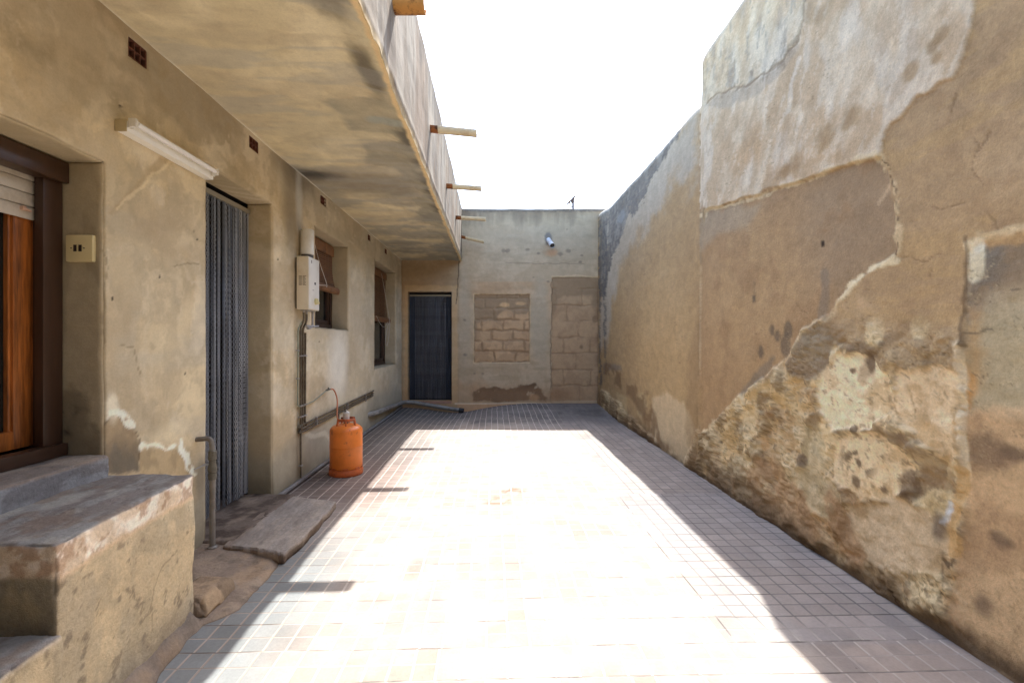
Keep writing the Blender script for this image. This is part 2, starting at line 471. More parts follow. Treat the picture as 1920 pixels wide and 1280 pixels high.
    ridge([(2.431,2.250),(2.391,2.180),(2.372,2.111),(2.347,2.009),(2.328,1.924),(2.322,1.844),(2.322,1.738)], .017, .95, 305, (208, 184, 144))
    ck = line(y, z, [(2.411,2.221),(2.366,2.109),(2.334,2.000),(2.322,1.896),(2.334,1.793),(2.347,1.716)], .001, .01, 14, 309, .005)
    C = mix(C, S(90, 68, 46), ck * .8)
    C = mix(C, S(200, 172, 138), line(y, z, [(2.385,2.089),(2.414,2.043),(2.448,2.012)], .006, .006, 9, 310, .01) * .6)
    ridge([(2.347,1.705),(2.414,1.690),(2.500,1.664),(2.588,1.626),(2.643,1.573),(2.683,1.532)], .024, 1, 315, (226, 208, 170), .02)
    ridge([(2.712,1.519),(2.776,1.439),(2.914,1.379),(3.014,1.348),(3.088,1.268),(3.235,1.138),(3.424,1.032),(3.636,0.912),(3.877,0.798),(4.151,0.621),(4.490,0.402)], .008, .9, 320, (206, 182, 142))
    C = mix(C, S(122, 114, 102), line(y, z, [(2.843,1.675),(2.830,1.544),(2.839,1.448)], .03, .02, 7, 331, .03) * .5)
    C = mix(C, S(118, 110, 98), poly(y, z, [(3.713,0.967),(3.492,1.125),(3.359,1.170),(3.424,1.051),(3.753,0.835),(3.834,0.847)], .02, .03, 8, 332) * .6)
    for (px, pz), r in zip([(3.223,1.260),(3.188,1.365),(3.385,1.369),(3.621,1.613),(3.527,1.204),(2.866,1.883),(3.321,1.323)], (.075, .06, .04, .03, .045, .022, .04)):
        C = mix(C, S(104, 92, 78), blob(y, z, px, pz, r * .75, r, .3, .3, 12, 4) * .75)
    C = mix(C, S(60, 48, 36), blob(y, z, *[(2.862,1.879)][0], .02, .02, .3, .3, 30, 4))
    C = mix(C, S(112, 100, 84), line(y, z, [(3.614,1.735),(3.621,1.613)], .006, .004, 9, 3, .01) * .6)
    # ---- broken rough zone low on the wall
    D = [(4.548,0.390),(4.151,0.621),(3.713,0.895),(3.391,1.053),(3.235,1.138),(3.088,1.268),(3.014,1.348),(2.776,1.439),(2.699,1.502),(2.611,1.526),(2.465,1.471),(2.274,1.483),(2.110,1.434),(1.986,1.449),(1.980,0.076),(2.274,0.024),(3.066,-0.003),(4.548,-0.090)]
    mD = poly(y, z, D, .022, .055, 7, 401) * (1 - far)
    ro = fbm(y * 4.6 + 1.5 * mid, z * 4.6, 6, 411, .55); ro2 = fbm(y * 3.0, z * 3.0, 5, 421, .5); ro3 = fbm(y * 9, z * 9, 5, 431, .6)
    cell = ridged(y * 5 + lo, z * 5 + mid, 4, 441)
    pd = base(n, S(190, 164, 127))
    pd = mix(pd, S(148, 124, 92), ss(.48, .62, ro) * .8)
    pd = mix(pd, S(214, 192, 152), ss(.52, .62, ro2) * .85)
    pd = mix(pd, S(186, 148, 104), ss(.58, .68, fbm(y * 6, z * 6, 5, 451, .6)) * .6)
    pd = mix(pd, S(120, 102, 80), ss(.6, .68, ro3) * .5)
    HD = (ro - .5) * .065 + (ro3 - .5) * .026 + (ro2 - .5) * .04
    fold = poly(y, z, [(4.548,0.375),(3.713,0.882),(3.391,1.034),(3.235,1.101),(2.963,1.017),(2.776,0.783),(2.651,0.595),(2.776,0.373),(3.177,0.203),(3.713,0.186),(4.548,0.039)], .05, .08, 5, 461)
    pd = mix(pd, S(150, 128, 96), fold * ss(.45, .55, ro) * .85)
    pd = mix(pd, S(206, 178, 132), fold * ss(.54, .66, fbm(y * 5, z * 5, 5, 466, .55)) * .7)
    pd = mix(pd, S(204, 184, 148), fold * ss(.56, .66, fbm(y * 4.5, z * 4.5, 5, 467, .55)) * .7)
    # grey brown smooth scar under the diagonal ridge
    sc_ = poly(y, z, [(3.066,1.286),(3.014,1.348),(2.733,1.437),(2.691,1.532),(2.529,1.533),(2.514,1.431),(2.573,1.347),(2.651,1.288),(2.733,1.225),(2.798,1.097),(2.963,1.044),(3.121,1.073),(3.188,1.141)], .018, .035, 7, 471)
    pd = mix(pd, S(146, 125, 98), sc_ * .9); HD = HD * (1 - sc_ * .8)
    pd = mix(pd, S(112, 92, 68), poly(y, z, [(2.691,1.526),(2.611,1.537),(2.521,1.518),(2.529,1.432),(2.611,1.407),(2.675,1.446)], .02, .03, 9, 475) * .7)
    pd = mix(pd, S(160, 146, 122), blob(y, z, *[(2.914,1.254)][0], .18, .12, .5, .3, 8, 476) * .5)
    # ochre smooth part above the creams
    oc = poly(y, z, [(2.611,1.540),(2.465,1.471),(2.274,1.483),(1.986,1.449),(1.986,1.156),(2.061,1.174),(2.162,1.167),(2.274,1.186),(2.398,1.235),(2.536,1.260),(2.611,1.288),(2.518,1.432)], .05, .06, 5, 481)
    pd = mix(pd, S(166, 142, 108), oc * .8); HD = HD * (1 - .6 * oc)
    pd = mix(pd, S(120, 104, 84), line(y, z, [(2.573,1.244),(2.431,1.275),(2.304,1.342),(2.259,1.392),(2.217,1.428)], .018, .02, 7, 483, .03) * .6)
    for (a, b), rx, rz, k in zip([(2.448,1.331),(2.206,1.360),(2.724,1.201),(2.149,1.461),(2.398,1.453)], (.07, .045, .03, .08, .08), (.10, .06, .07, .05, .05), (.95, .95, .8, .5, .25)):
        pd = mix(pd, S(214, 194, 154) if k > .6 else S(190, 178, 160), blob(y, z, a, b, rx, rz, .25, .5, 9, 9) * k)
    for k, (fr, sd) in enumerate(((4.2, 551), (7.5, 552), (13, 553), (22, 554))):
        ff = fbm(y * fr + 1.2 * ro, z * fr + 1.2 * ro2, 5, sd, .58)
        for lv in (.44, .53):
            ln_, lip = contour(ff, lv, .006 + .002 * k)
            g_ = ss(.42, .6, fbm(y * 2.6, z * 2.6, 3, sd + 20)) * (.75 - .1 * k)
            pd = mix(pd, S(96, 76, 54), ln_ * g_ * .8); pd = mix(pd, S(214, 190, 148), lip * g_ * .45)  # flaking edges, their relief shading painted as dark line and pale lip
            HD = HD + ss(lv - .005, lv + .005, ff) * .004
    # large cream patches
    for pts, col, k, sd in (
        ([(2.776,1.130),(2.691,1.211),(2.573,1.224),(2.431,1.178),(2.359,1.096),(2.340,0.970),(2.398,0.880),(2.536,0.827),(2.733,0.806),(2.866,0.864),(2.843,1.029)], (230, 208, 172), .95, 491),
        ([(2.195,1.165),(2.085,1.184),(2.000,1.155),(1.995,0.792),(2.037,0.735),(2.110,0.787),(2.217,0.837),(2.304,0.897),(2.334,1.024),(2.304,1.132)], (224, 199, 162), .9, 492),
        ([(2.691,0.737),(2.465,0.799),(2.304,0.766),(2.245,0.678),(2.239,0.577),(2.334,0.467),(2.536,0.424),(2.733,0.480),(2.776,0.625)], (223, 198, 160), .9, 493),
        ([(2.217,0.635),(2.110,0.667),(2.037,0.596),(2.037,0.504),(2.162,0.504),(2.231,0.555)], (212, 192, 152), .8, 494),
        ([(2.611,0.368),(2.274,0.527),(2.037,0.457),(2.014,0.330),(2.162,0.209),(2.465,0.112),(2.611,0.161)], (202, 178, 144), .8, 495),
        ([(3.014,0.738),(2.843,0.770),(2.776,0.656),(2.821,0.518),(2.963,0.445),(3.066,0.554)], (196, 180, 146), .6, 496),
        ([(3.066,0.450),(2.776,0.499),(2.651,0.414),(2.691,0.248),(2.866,0.245),(3.066,0.276)], (190, 172, 138), .6, 497),
        ([(4.490,0.642),(4.200,0.780),(4.131,0.671),(4.356,0.488),(4.513,0.397)], (216, 196, 158), .8, 498)):
        m = poly(y, z, pts, .012, .07, 6, sd)
        tone = fbm(y * 6, z * 6, 6, sd + 1, .65)
        cc = base(n, S(*col)); cc = mix(cc, S(col[0] - 34, col[1] - 38, col[2] - 42), ss(.48, .66, tone) * .75); cc = mix(cc, S(236, 212, 178), ss(.46, .36, tone) * .3)
        ln_, lip = contour(fbm(y * 7, z * 7, 6, sd + 2, .6), .5, .006); cc = mix(cc, S(140, 116, 84), ln_ * .35)
        pd = pd * (1 - m * k)[:, None] + cc * (m * k)[:, None]; HD = HD * (1 - m * .7) + m * .006
    spk = ss(.62, .72, fbm(y * 26, z * 26, 4, 501, .7))
    pd = mix(pd, S(140, 118, 90), spk * ss(.5, .65, ro2) * .6)
    # brown scars across the creams
    for pts, w, k, col in (
        ([(2.411,0.856),(2.334,0.849),(2.259,0.822)], .032, .85, (144, 122, 94)),
        ([(2.259,0.822),(2.189,0.768),(2.131,0.721),(2.149,0.655),(2.203,0.602)], .036, .75, (142, 120, 94)),
        ([(2.149,0.680),(2.073,0.678),(2.037,0.631)], .022, .7, (140, 112, 80)),
        ([(2.465,1.233),(2.493,1.147),(2.507,1.061)], .022, .6, (140, 118, 92)),
        ([(2.085,0.840),(2.090,0.744)], .022, .4, (156, 126, 84))):
        pd = mix(pd, S(*col), line(y, z, pts, w * .8, .026, 9, 511, .02) * k * (.7 + .6 * (ro3 - .3))); HD = HD - line(y, z, pts, w, .014, 8, 511, .03) * .004
    for (a, b), rx, rz in zip([(2.228,0.601),(2.475,1.176),(2.588,1.124),(2.573,0.513),(2.391,0.534),(2.566,0.804),(3.563,0.009),(3.034,0.528)], (.055, .03, .022, .026, .02, .02, .02, .05), (.07, .045, .015, .035, .015, .03, .03, .04)):
        pd = mix(pd, S(116, 96, 74), blob(y, z, a, b, rx, rz, .25, .5, 14, 9) * .75)
    pd = mix(pd, S(126, 108, 84), ss(.55, .66, fbm(y * 20, z * 20, 4, 521)) * blob(y, z, *[(2.566,0.624)][0], .11, .1, .5, .2) * .9)
    # orange low patches
    for pts, k in (([(3.713,0.270),(3.424,0.467),(3.235,0.403),(3.014,0.293),(2.776,0.199),(2.611,0.161),(2.518,0.073),(2.651,0.023),(3.066,0.014),(3.563,-0.012)], .8), ([(2.843,0.366),(2.776,0.404),(2.611,0.294),(2.518,0.173),(2.518,0.073),(2.651,0.083),(2.754,0.208)], .85), ([(3.424,0.818),(3.284,0.819),(3.327,0.680),(3.492,0.689)], .5)):
        pd = mix(pd, S(172, 138, 102), poly(y, z, pts, .03, .10, 6, 531) * k * .85 * ss(.3, .55, ro3 + .06)); pd = mix(pd, S(142, 114, 82), poly(y, z, pts, .03, .10, 6, 531) * k * ss(.52, .64, ro) * .6)
    mean = S(178, 154, 118); pd = np.clip(mean + (pd - mean) * 1.2, .03, .9)
    upb = 1 - ss(1.22, 1.50, z + .22 * (mid - .5) + .16 * (ro - .5)) * (1 - ss(2.70, 2.85, y))
    mD = mD * upb
    D2 = poly(y, z, [(4.536,0.455),(4.632,0.374),(4.757,0.143),(4.903,-0.048),(5.238,-0.081),(5.605,0.013),(6.090,0.124),(6.543,0.140),(7.213,0.251),(7.857,0.300),(8.713,0.389),(8.889,-0.104),(6.423,-0.116),(4.536,-0.215)], .02, .07, 4, 403) * far
    mD = np.maximum(mD, D2 * .85)
    C = C * (1 - mD)[:, None] + pd * mD[:, None]
    H = H * (1 - mD * .5) + HD * mD
    # ---- ochre stretch between the ridge and the seam: fine cracks
    for k, pts in enumerate(([(2.328,1.723),(2.274,1.703),(2.211,1.677),(2.167,1.669),(2.110,1.686)], [(1.986,2.284),(1.980,2.180),(1.951,2.112),(1.958,2.047),(1.951,1.978),(1.926,1.904),(1.905,1.854),(1.880,1.772),(1.860,1.714)], [(2.149,1.901),(2.037,1.881),(1.980,1.880)],
                [(2.304,1.852),(2.217,1.864)], [(2.157,1.621),(2.149,1.583)], [(2.482,1.599),(2.448,1.539)], [(2.366,1.531),(2.304,1.494),(2.280,1.510)], [(2.274,1.135),(2.239,1.099),(2.228,1.024),(2.203,0.965),(2.211,0.926)],
                [(2.611,0.769),(2.518,0.768)], [(2.431,0.792),(2.382,0.786)], [(2.073,1.114),(2.080,1.066),(2.061,1.045)], [(3.492,0.490),(3.424,0.389),(3.492,0.332)], [(3.121,0.559),(3.040,0.540)], [(2.037,2.356),(2.073,2.245)], [(2.098,2.339),(2.123,2.255)], [(1.884,2.148),(1.926,2.079)], [(3.177,1.574),(3.066,1.523),(3.003,1.457)])):
        m = line(y, z, pts, .0008, .012, 14, 601 + k, .005)
        C = mix(C, S(110, 86, 62), m * .5 * ss(.35, .5, fbm(y * 9, z * 9, 3, 640 + k))); H = H - m * .002
    # ---- right panel beyond the seam
    E = [(1.989,1.716),(1.947,1.725),(1.845,1.719),(1.771,1.727),(1.281,1.745),(1.281,0.042),(1.845,-0.008),(2.037,0.064),(2.018,0.328),(1.986,0.478),(1.986,1.020),(2.000,1.155),(1.986,1.381)]
    mE = poly(y, z, E, .008, .02, 8, 701)
    pe = base(n, S(190, 160, 124)); pe = mix(pe, S(204, 172, 132), ss(.45, .65, lo) * .7)
    pe = mix(pe, S(166, 134, 102), ss(.52, .7, mid) * .6)
    sp = fbm(y * 60, z * 60, 3, 711, .7)
    pe = mix(pe, S(150, 120, 90), ss(.62, .74, sp) * .4)
    for (a, b), rx, rz in zip([(1.909,0.840),(1.855,0.508),(1.905,0.226),(1.798,0.863)], (.10, .04, .045, .06), (.07, .035, .05, .03)):
        pe = mix(pe, S(112, 92, 74), blob(y, z, a, b, rx, rz, .5, .4, 14, 4) * .75)
    upE = poly(y, z, [(2.002,1.746),(1.281,1.745),(1.281,0.974),(1.762,0.992),(1.864,1.006),(1.947,1.004),(2.002,0.972)], .03, .03, 8, 721)
    pu = base(n, S(168, 150, 124)); pu = mix(pu, S(186, 170, 138), ss(.45, .62, ro2)); pu = mix(pu, S(140, 126, 106), ss(.5, .66, ro) * .7)
    pu = mix(pu, S(138, 118, 94), poly(y, z, [(1.980,1.707),(1.771,1.714),(1.499,1.736),(1.499,1.498),(1.771,1.503),(1.905,1.497),(1.947,1.468),(1.986,1.472)], .05, .05, 6, 725) * .8)
    pu = mix(pu, S(126, 116, 102), ss(.5, .6, ro3) * blob(y, z, *[(1.930,1.620)][0], .09, .16, .4, .4) * .9)
    pu = mix(pu, S(214, 202, 172), blob(y, z, *[(1.956,1.624)][0], .045, .085, .2, .3, 10, 5))
    pu = mix(pu, S(228, 218, 196), blob(y, z, *[(1.943,1.689)][0], .03, .03, .2, .3, 10, 5))
    pu = mix(pu, S(180, 164, 132), blob(y, z, *[(1.816,1.209)][0], .2, .25, .35, .2, 5, 5) * .9)
    pu = mix(pu, S(192, 140, 78), poly(y, z, [(1.986,1.178),(1.947,1.158),(1.951,1.047),(1.964,0.990),(1.995,0.996)], .02, .03) * .8)
    pu = mix(pu, S(190, 148, 98), poly(y, z, [(1.980,1.426),(1.926,1.423),(1.915,1.248),(1.930,1.072),(1.980,1.066)], .03, .04) * .5)
    pu = mix(pu, S(206, 178, 142), poly(y, z, [(1.991,0.986),(1.884,1.045),(1.771,1.040),(1.639,1.032),(1.639,0.920),(1.762,0.972),(1.864,0.974),(1.991,0.929)], .02, .03) * .8)
    for pts in ([(1.895,1.481),(1.835,1.484),(1.771,1.493)], [(1.986,1.449),(1.892,1.435)], [(2.002,1.332),(1.926,1.335),(1.855,1.321)], [(1.822,0.956),(1.798,0.936),(1.762,0.932)]):
        pu = mix(pu, S(70, 66, 60), line(y, z, pts, .0015, .012, 14, 741, .006) * .6 * ss(.4, .5, hi))
    pe = pe * (1 - upE)[:, None] + pu * upE[:, None]
    C = C * (1 - mE)[:, None] + pe * mE[:, None]
    H = H * (1 - mE * .6) + mE * (-.004 + (sp - .5) * .003) + mE * upE * (ro3 - .5) * .014
    lnE, lipE = contour(fbm(y * 8, z * 8, 6, 961, .6), .5, .006); C = mix(C, S(96, 82, 64), lnE * mE * upE * .5); C = mix(C, S(208, 190, 152), lipE * mE * upE * .4)
    ridge([(1.980,1.705),(1.926,1.716),(1.884,1.720),(1.816,1.721),(1.753,1.726)], .016, 1, 751, (222, 200, 160), .02)
    C = mix(C, S(196, 156, 104), line(y, z, [(1.895,1.696),(1.807,1.690),(1.753,1.698)], .012, .01, 9, 752, .02) * .6)
    sm = line(y, z, [(1.989,1.472),(1.991,1.291),(1.991,0.997),(1.986,0.840),(1.986,0.772),(1.991,0.567),(1.995,0.384),(2.014,0.295),(2.025,0.232)], .008, .012, 6, 761, .01)
    C = mix(C, S(222, 204, 172), sm * poly(y, z, [(2.061,1.291),(1.926,1.291),(1.926,0.722),(2.061,0.682)], .02) * .8)
    C = mix(C, S(198, 162, 112), line(y, z, [(2.009,0.747),(2.014,0.650),(2.021,0.510),(2.025,0.393)], .022, .012, 8, 765, .012) * .85)
    C = mix(C, S(92, 74, 56), line(y, z, [(2.023,0.344),(2.037,0.309),(2.061,0.330)], .006, .008, 10, 766, .006) * .8)
    C = mix(C, S(92, 74, 56), line(y, z, [(1.986,1.742),(1.989,1.607),(1.986,1.472),(1.991,1.381),(1.995,1.268)], .005, .01, 10, 767, .006) * .6)
    C = mix(C, S(210, 208, 204), line(y, z, [(2.049,0.581),(2.051,0.533),(2.071,0.491)], .008, .006, 10, 768, .01) * .9)
    C = mix(C, S(118, 104, 90), blob(y, z, *[(2.090,0.471)][0], .035, .06, .5, .4, 10, 5) * .8 * mD)
    ff = fbm(y * 5, z * 5, 6, 951, .6); ln_, lip = contour(ff, .52, .004); g_ = ss(.56, .68, fbm(y * 1.4, z * 1.4, 3, 953))
    C = mix(C, S(120, 96, 70), ln_ * g_ * .45); C = mix(C, S(204, 180, 142), lip * g_ * .25)
    sandy = fbm(y * 45, z * 45, 4, 955, .7); C = C * (1 + (sandy - .5) * .22)[:, None]
    # ---- damp along the foot of the whole wall
    foot = z + .10 * (fbm(y * 2.2, z * 2.2, 4, 801) - .5) + .1 * (hi - .5)
    fh = .10 + .22 * ss(5, 9, y) + .12 * blob(y, z * 0, 4.4, 0, 1.2, 1, .5, .0)
    damp = (1 - ss(fh * .4, fh * 1.5, foot)) * ss(.3, .6, fbm(y * 6, z * 3, 4, 811) + .14)
    C = mix(C, S(112, 90, 66), damp * .8)
    C = mix(C, S(84, 68, 52), (1 - ss(0, .07, foot)) * .7)
    for pts, col, k in (([(5.946,0.564),(5.432,0.689),(4.903,0.609),(4.681,0.428),(4.706,0.049),(5.350,-0.001),(5.946,0.057)], (204, 182, 148), .8), ([(6.543,0.490),(6.197,0.603),(6.090,0.442),(6.308,0.196),(6.543,0.229)], (196, 174, 134), .6), ([(7.686,0.435),(7.068,0.424),(6.929,0.166),(7.521,0.155)], (192, 170, 130), .5)):
        C = mix(C, S(*col), poly(y, z, pts, .03, .08, 4, 821) * k)
    C = mix(C, S(128, 102, 74), poly(y, z, [(8.627,0.673),(6.929,0.481),(6.090,0.165),(5.432,-0.083),(4.706,-0.112),(4.706,-0.005),(5.605,0.128),(6.090,0.580),(7.213,0.775),(8.421,0.879)], .05, .12, 4, 831) * ss(.42, .56, fbm(y * 4, z * 4, 4, 833)) * .8)
    C = mix(C, S(142, 116, 84), poly(y, z, [(4.835,1.058),(4.560,1.694),(4.560,0.036),(4.706,-0.112),(4.903,0.386)], .06, .06, 4, 841) * .45)
    cr2 = line(y, z, [(2.262,-0.047),(2.304,0.033),(2.328,0.059)], .004, .012, 9, 9, .006) + .6 * line(y, z, [(2.080,0.014),(2.061,0.073),(2.063,0.189),(2.058,0.355)], .001, .012, 9, 9, .005)
    C = mix(C, S(60, 46, 34), np.clip(cr2, 0, 1) * .8)
    # rim painted paler, standing in for the sunlit top edge
    zt = rw_top(y)
    C = mix(C, S(206, 200, 192), (1 - ss(.02, .10, zt - z + .05 * (hi - .5))) * .6)
    g = 1 + (hi - .5) * .22
    return np.clip(C * g[:, None] * [1.20, 1.21, 1.15], .01, .9), H

def rw_top(y):
    t = np.where(y > 4.5, 3.60, 4.02)
    k = ss(4.47, 4.52, y)
    t = 4.02 * (1 - k) + 3.60 * k
    t = t - .03 * np.clip((y - 4.38) / .1, 0, 1) ** 2 * (y < 4.5)
    t = t + .05 * (y < 4.48) * ss(4.3, 3.2, y) + .10 * ss(8.0, 9.0, y)
    return t + (fbm(y * 3, y * 0, 4, 901) - .5) * .035

def build_right_wall():
    yy = graded(-3.5, 9.02, .0075, breaks=(4.47, 4.52), p=1.6, near=1.55)
    vv = np.linspace(0, 1, 520)
    G = Grids()
    def front(u, v):
        zt = rw_top(u)
        z = -.1 + v * (zt - .06 + .1)
        C, H = rw_paint(u, z)
        cols.append(C)
        x = 2.0 - H + .012 * (fbm(u * .8, z * .8, 3, 911) - .5)
        x = x - .03 * (1 - ss(0, .5, z)) * (.4 + fbm(u * 1.5, z, 3, 913))
        x = x + .05 * ss(8.3, 9.0, u) * 0
        return x, u, z
    cols = []
    G.add(front, yy, vv, flip=False)
    xs_edge = G.V[0][:, 0].reshape(len(yy), len(vv))[:, -1]
    def cap(u, w):
        zt = rw_top(u); x0 = np.interp(u, yy, xs_edge)
        a = np.clip(w, 0, 1) * math.pi / 2
        x = x0 + .06 * (1 - np.cos(a)) + np.clip(w - 1, 0, 9) * .1; z = zt - .06 + .06 * np.sin(a)
        x = np.where(w > 2.99, x0 + .26, x); z = np.where(w > 3.5, -.1, z)
        z = z + (w > 1) * (w < 3.5) * (fbm(u * 8, w * 3, 3, 921) - .5) * .01
        C, _ = rw_paint(u, np.minimum(z, zt - .02)); C = mix(C, S(188, 176, 156), np.full(len(u), .5)); cols.append(C)
        return x, u, z
    G.add(cap, yy, np.array([0, .2, .4, .6, .8, 1, 1.6, 2.2, 3.0, 4.0]))
    V, Fq, _ = G.get()
    o = big_mesh('boundary_wall', V, Fq, M_PLASTER, None, {'col': np.concatenate(cols)})
    tag(o, 'tall ochre plaster wall on the right, peeling and stained, with a stepped rounded top', 'wall')
    return o

build_right_wall()

# ================================================================== HOUSE ON THE LEFT
XW = -1.77
HOLES = {'win1': (.80, 2.125, .77, 2.10), 'door': (2.895, 3.744, .045, 2.375), 'win2': (4.66, 5.705, 1.417, 2.42), 'win3': (6.98, 8.465, .857, 2.49)}
DEPTH = .195
VENTS = ((2.335, 2.722, .115, .088, 3), (3.467, 2.735, .12, .078, 3), (4.89, 2.738, .13, .075, 3), (6.67, 2.74, .13, .075, 3), (7.70, 2.74, .13, .075, 3))

def lw_paint(x, y, z):
    n = len(y)
    q = y + (XW - x) * .8
    lo = fbm(q * 1.1, z * 1.1, 4, 1011); mid = fbm(q * 3.5, z * 3.5, 5, 1021, .55)
    trow = ridged(q * 2.2 + 1.6 * lo, z * 2.2 + 1.2 * mid, 5, 1031)
    hi = fbm(q * 20, z * 20, 4, 1041, .6)
    C = base(n, S(180, 159, 125))
    C = mix(C, S(196, 176, 140), ss(.45, .65, lo) * .7)
    C = mix(C, S(163, 143, 113), ss(.48, .66, mid) * .55)
    C = mix(C, S(190, 174, 146), ss(.6, .85, trow) * .45)
    C = mix(C, S(170, 156, 132), ss(.52, .66, fbm(q * 1.6, z * 4, 4, 1051)) * .5)
    C = mix(C, S(154, 142, 124), ss(2.25, 2.7, z + .3 * (lo - .5)) * .7)
    up_ = ss(1.9, 2.2, z); C = mix(C, S(134, 120, 98), up_ * ss(.52, .66, fbm(q * 1.7, z * 3.4, 5, 1053, .6)) * .5); C = mix(C, S(188, 172, 146), up_ * ss(.55, .68, fbm(q * 2.2, z * 3, 5, 1054, .6)) * .5)
    C = mix(C, S(140, 124, 98), ss(.56, .68, fbm(q * 4 + 2 * mid, z * 3, 6, 1056, .62)) * .35)
    H = (lo - .5) * .022 + (mid - .5) * .008 + (trow - .6) * .0015
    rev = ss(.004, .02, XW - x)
    C = mix(C, S(146, 128, 98), rev * .45)  # reveals mixed darker to stand in for their shade
    sw1 = fbm(q * 3 + 2 * lo, z * 3 + 2 * mid, 6, 1057, .62); C = mix(C, S(200, 184, 158), ss(.54, .64, sw1) * .4); C = mix(C, S(150, 132, 104), ss(.46, .38, sw1) * .35)
    C = mix(C, S(150, 128, 98), ss(.55, .7, fbm(q * .9, z * 2.4, 5, 1058)) * .45)
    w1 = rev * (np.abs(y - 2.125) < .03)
    C = mix(C, S(132, 119, 94), w1 * .45)  # more painted shade on the window reveal, beneath its stains
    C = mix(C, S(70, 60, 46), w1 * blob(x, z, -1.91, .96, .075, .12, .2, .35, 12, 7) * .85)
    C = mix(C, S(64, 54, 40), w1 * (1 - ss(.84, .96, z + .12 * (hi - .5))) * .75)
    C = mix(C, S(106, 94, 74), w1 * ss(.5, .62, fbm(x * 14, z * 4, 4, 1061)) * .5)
    far = ss(3.6, 4.4, y)
    # repair scar on the pier, plus patch low beside the bench
    f = np.clip(1 - rev, 0, 1)
    s1 = poly(y, z, [(2.160,1.879),(2.182,1.915),(2.304,2.049),(2.449,2.221),(2.488,2.273),(2.562,2.278),(2.488,2.199),(2.346,2.057),(2.222,1.916),(2.175,1.878)], .012, .02, 14, 1071) * f
    C = mix(C, S(158, 136, 104), s1 * .7); H = H - s1 * .003
    C = mix(C, S(208, 188, 150), line(y, z, [(2.206,1.912),(2.321,2.033),(2.374,2.085),(2.488,2.199),(2.562,2.278)], .004, .01, 12, 1072, .008) * .5 * f)
    p1 = poly(y, z, [(2.125,0.904),(2.145,0.937),(2.222,0.936),(2.297,0.872),(2.346,0.783),(2.353,0.634),(2.125,0.687)], .008, .02, 12, 1081) * f
    C = mix(C, S(150, 126, 94), p1 * .9)
    C = mix(C, S(120, 108, 90), p1 * ss(.42, .6, fbm(y * 9, z * 5, 4, 1083)) * .8)
    C = mix(C, S(92, 82, 68), p1 * (1 - ss(.72, .9, z + .1 * (hi - .5))) * .7)
    C = mix(C, S(84, 68, 50), line(y, z, [(2.134,0.914),(2.163,0.956),(2.225,0.936),(2.291,0.873),(2.339,0.790),(2.353,0.634)], .0025, .010, 14, 1085, .004) * .7 * f)
    p2 = poly(y, z, [(2.353,0.741),(2.488,0.729),(2.636,0.683),(2.704,0.587),(2.762,0.503),(2.353,0.613)], .008, .016, 12, 1091) * f
    C = mix(C, S(162, 138, 102), p2 * .8); C = mix(C, S(130, 112, 84), p2 * ss(.45, .6, fbm(y * 14, z * 9, 4, 1093)) * .5)
    for pts, w in (([(2.140,0.945),(2.163,0.971),(2.212,0.951),(2.257,0.925),(2.291,0.873)], .012), ([(2.346,0.762),(2.449,0.743),(2.562,0.712),(2.640,0.694),(2.681,0.633),(2.728,0.550),(2.791,0.501)], .008), ([(2.658,0.714),(2.704,0.642),(2.762,0.534)], .014)):
        C = mix(C, S(224, 214, 190), line(y, z, pts, w, .012, 14, 1101, .01) * ss(.3, .5, fbm(y * 20, z * 20, 3, 1103) + .1) * .85 * f)
    C = mix(C, S(216, 202, 172), blob(y, z, *[(2.169,0.989)][0], .035, .06, .5, .5, 12, 5) * .7 * f)
    C = mix(C, S(210, 192, 156), blob(y, z, *[(2.529,0.786)][0], .13, .05, .7, .5, 12, 6) * .5 * f)
    C = mix(C, S(110, 100, 84), blob(y, z, *[(2.842,0.447)][0], .05, .12, .6, .4, 12, 6) * .7 * f)
    # damp, grey-green staining at the foot past the door
    hgt = .34 + .28 * fbm(y * 1.6, y * 0 + 3, 3, 1111)
    ft = z + .12 * (fbm(y * 4, z * 4, 4, 1113) - .5)
    C = mix(C, S(138, 127, 107), (1 - ss(hgt * .6, hgt * 1.1, ft)) * .85 * ss(2.2, 2.8, y))
    C = mix(C, S(186, 172, 144), (1 - ss(0, .03, np.abs(ft - hgt * 1.05))) * ss(.45, .6, fbm(y * 5, z * 2, 3, 1117)) * .5 * ss(3.8, 4.1, y))
    C = mix(C, S(110, 99, 80), (1 - ss(.02, .26, ft)) * .7 * ss(2.2, 2.8, y) * ss(.3, .55, fbm(y * 3, z * 2, 4, 1121) + .1))
    C = mix(C, S(104, 96, 80), blob(y, z, *[(6.892,0.251)][0], .4, .22, .5, .5, 5, 1131) * .6 * f)
    C = mix(C, S(128, 110, 84), blob(y, z, *[(4.256,0.265)][0], .12, .25, .6, .4, 6, 1132) * .5 * f)
    m = line(y, z, [(4.400,0.420),(4.636,0.331),(4.929,0.314),(5.090,0.224)], .014, .012, 9, 1133, .02) * f
    C = mix(C, S(196, 184, 158), m * .5)
    # smoke over the heater, whitewash streak under the kitchen window
    C = mix(C, S(112, 102, 86), blob(y, z, 4.10, 2.35, .14, .42, .8, .25, 4, 1141) * .6 * f)
    C = mix(C, S(84, 76, 66), blob(y, z, 4.30, 2.80, .42, .14, .8, .25, 4, 1142) * .7 * f)
    C = mix(C, S(176, 172, 164), blob(y, z, 4.28, 2.55, .07, .28, .6, .3, 5, 1143) * .7 * f)
    C = mix(C, S(214, 206, 190), blob(y, z, *[(5.334,1.033)][0], .30, .38, .6, .2, 3, 1144) * .75 * f)
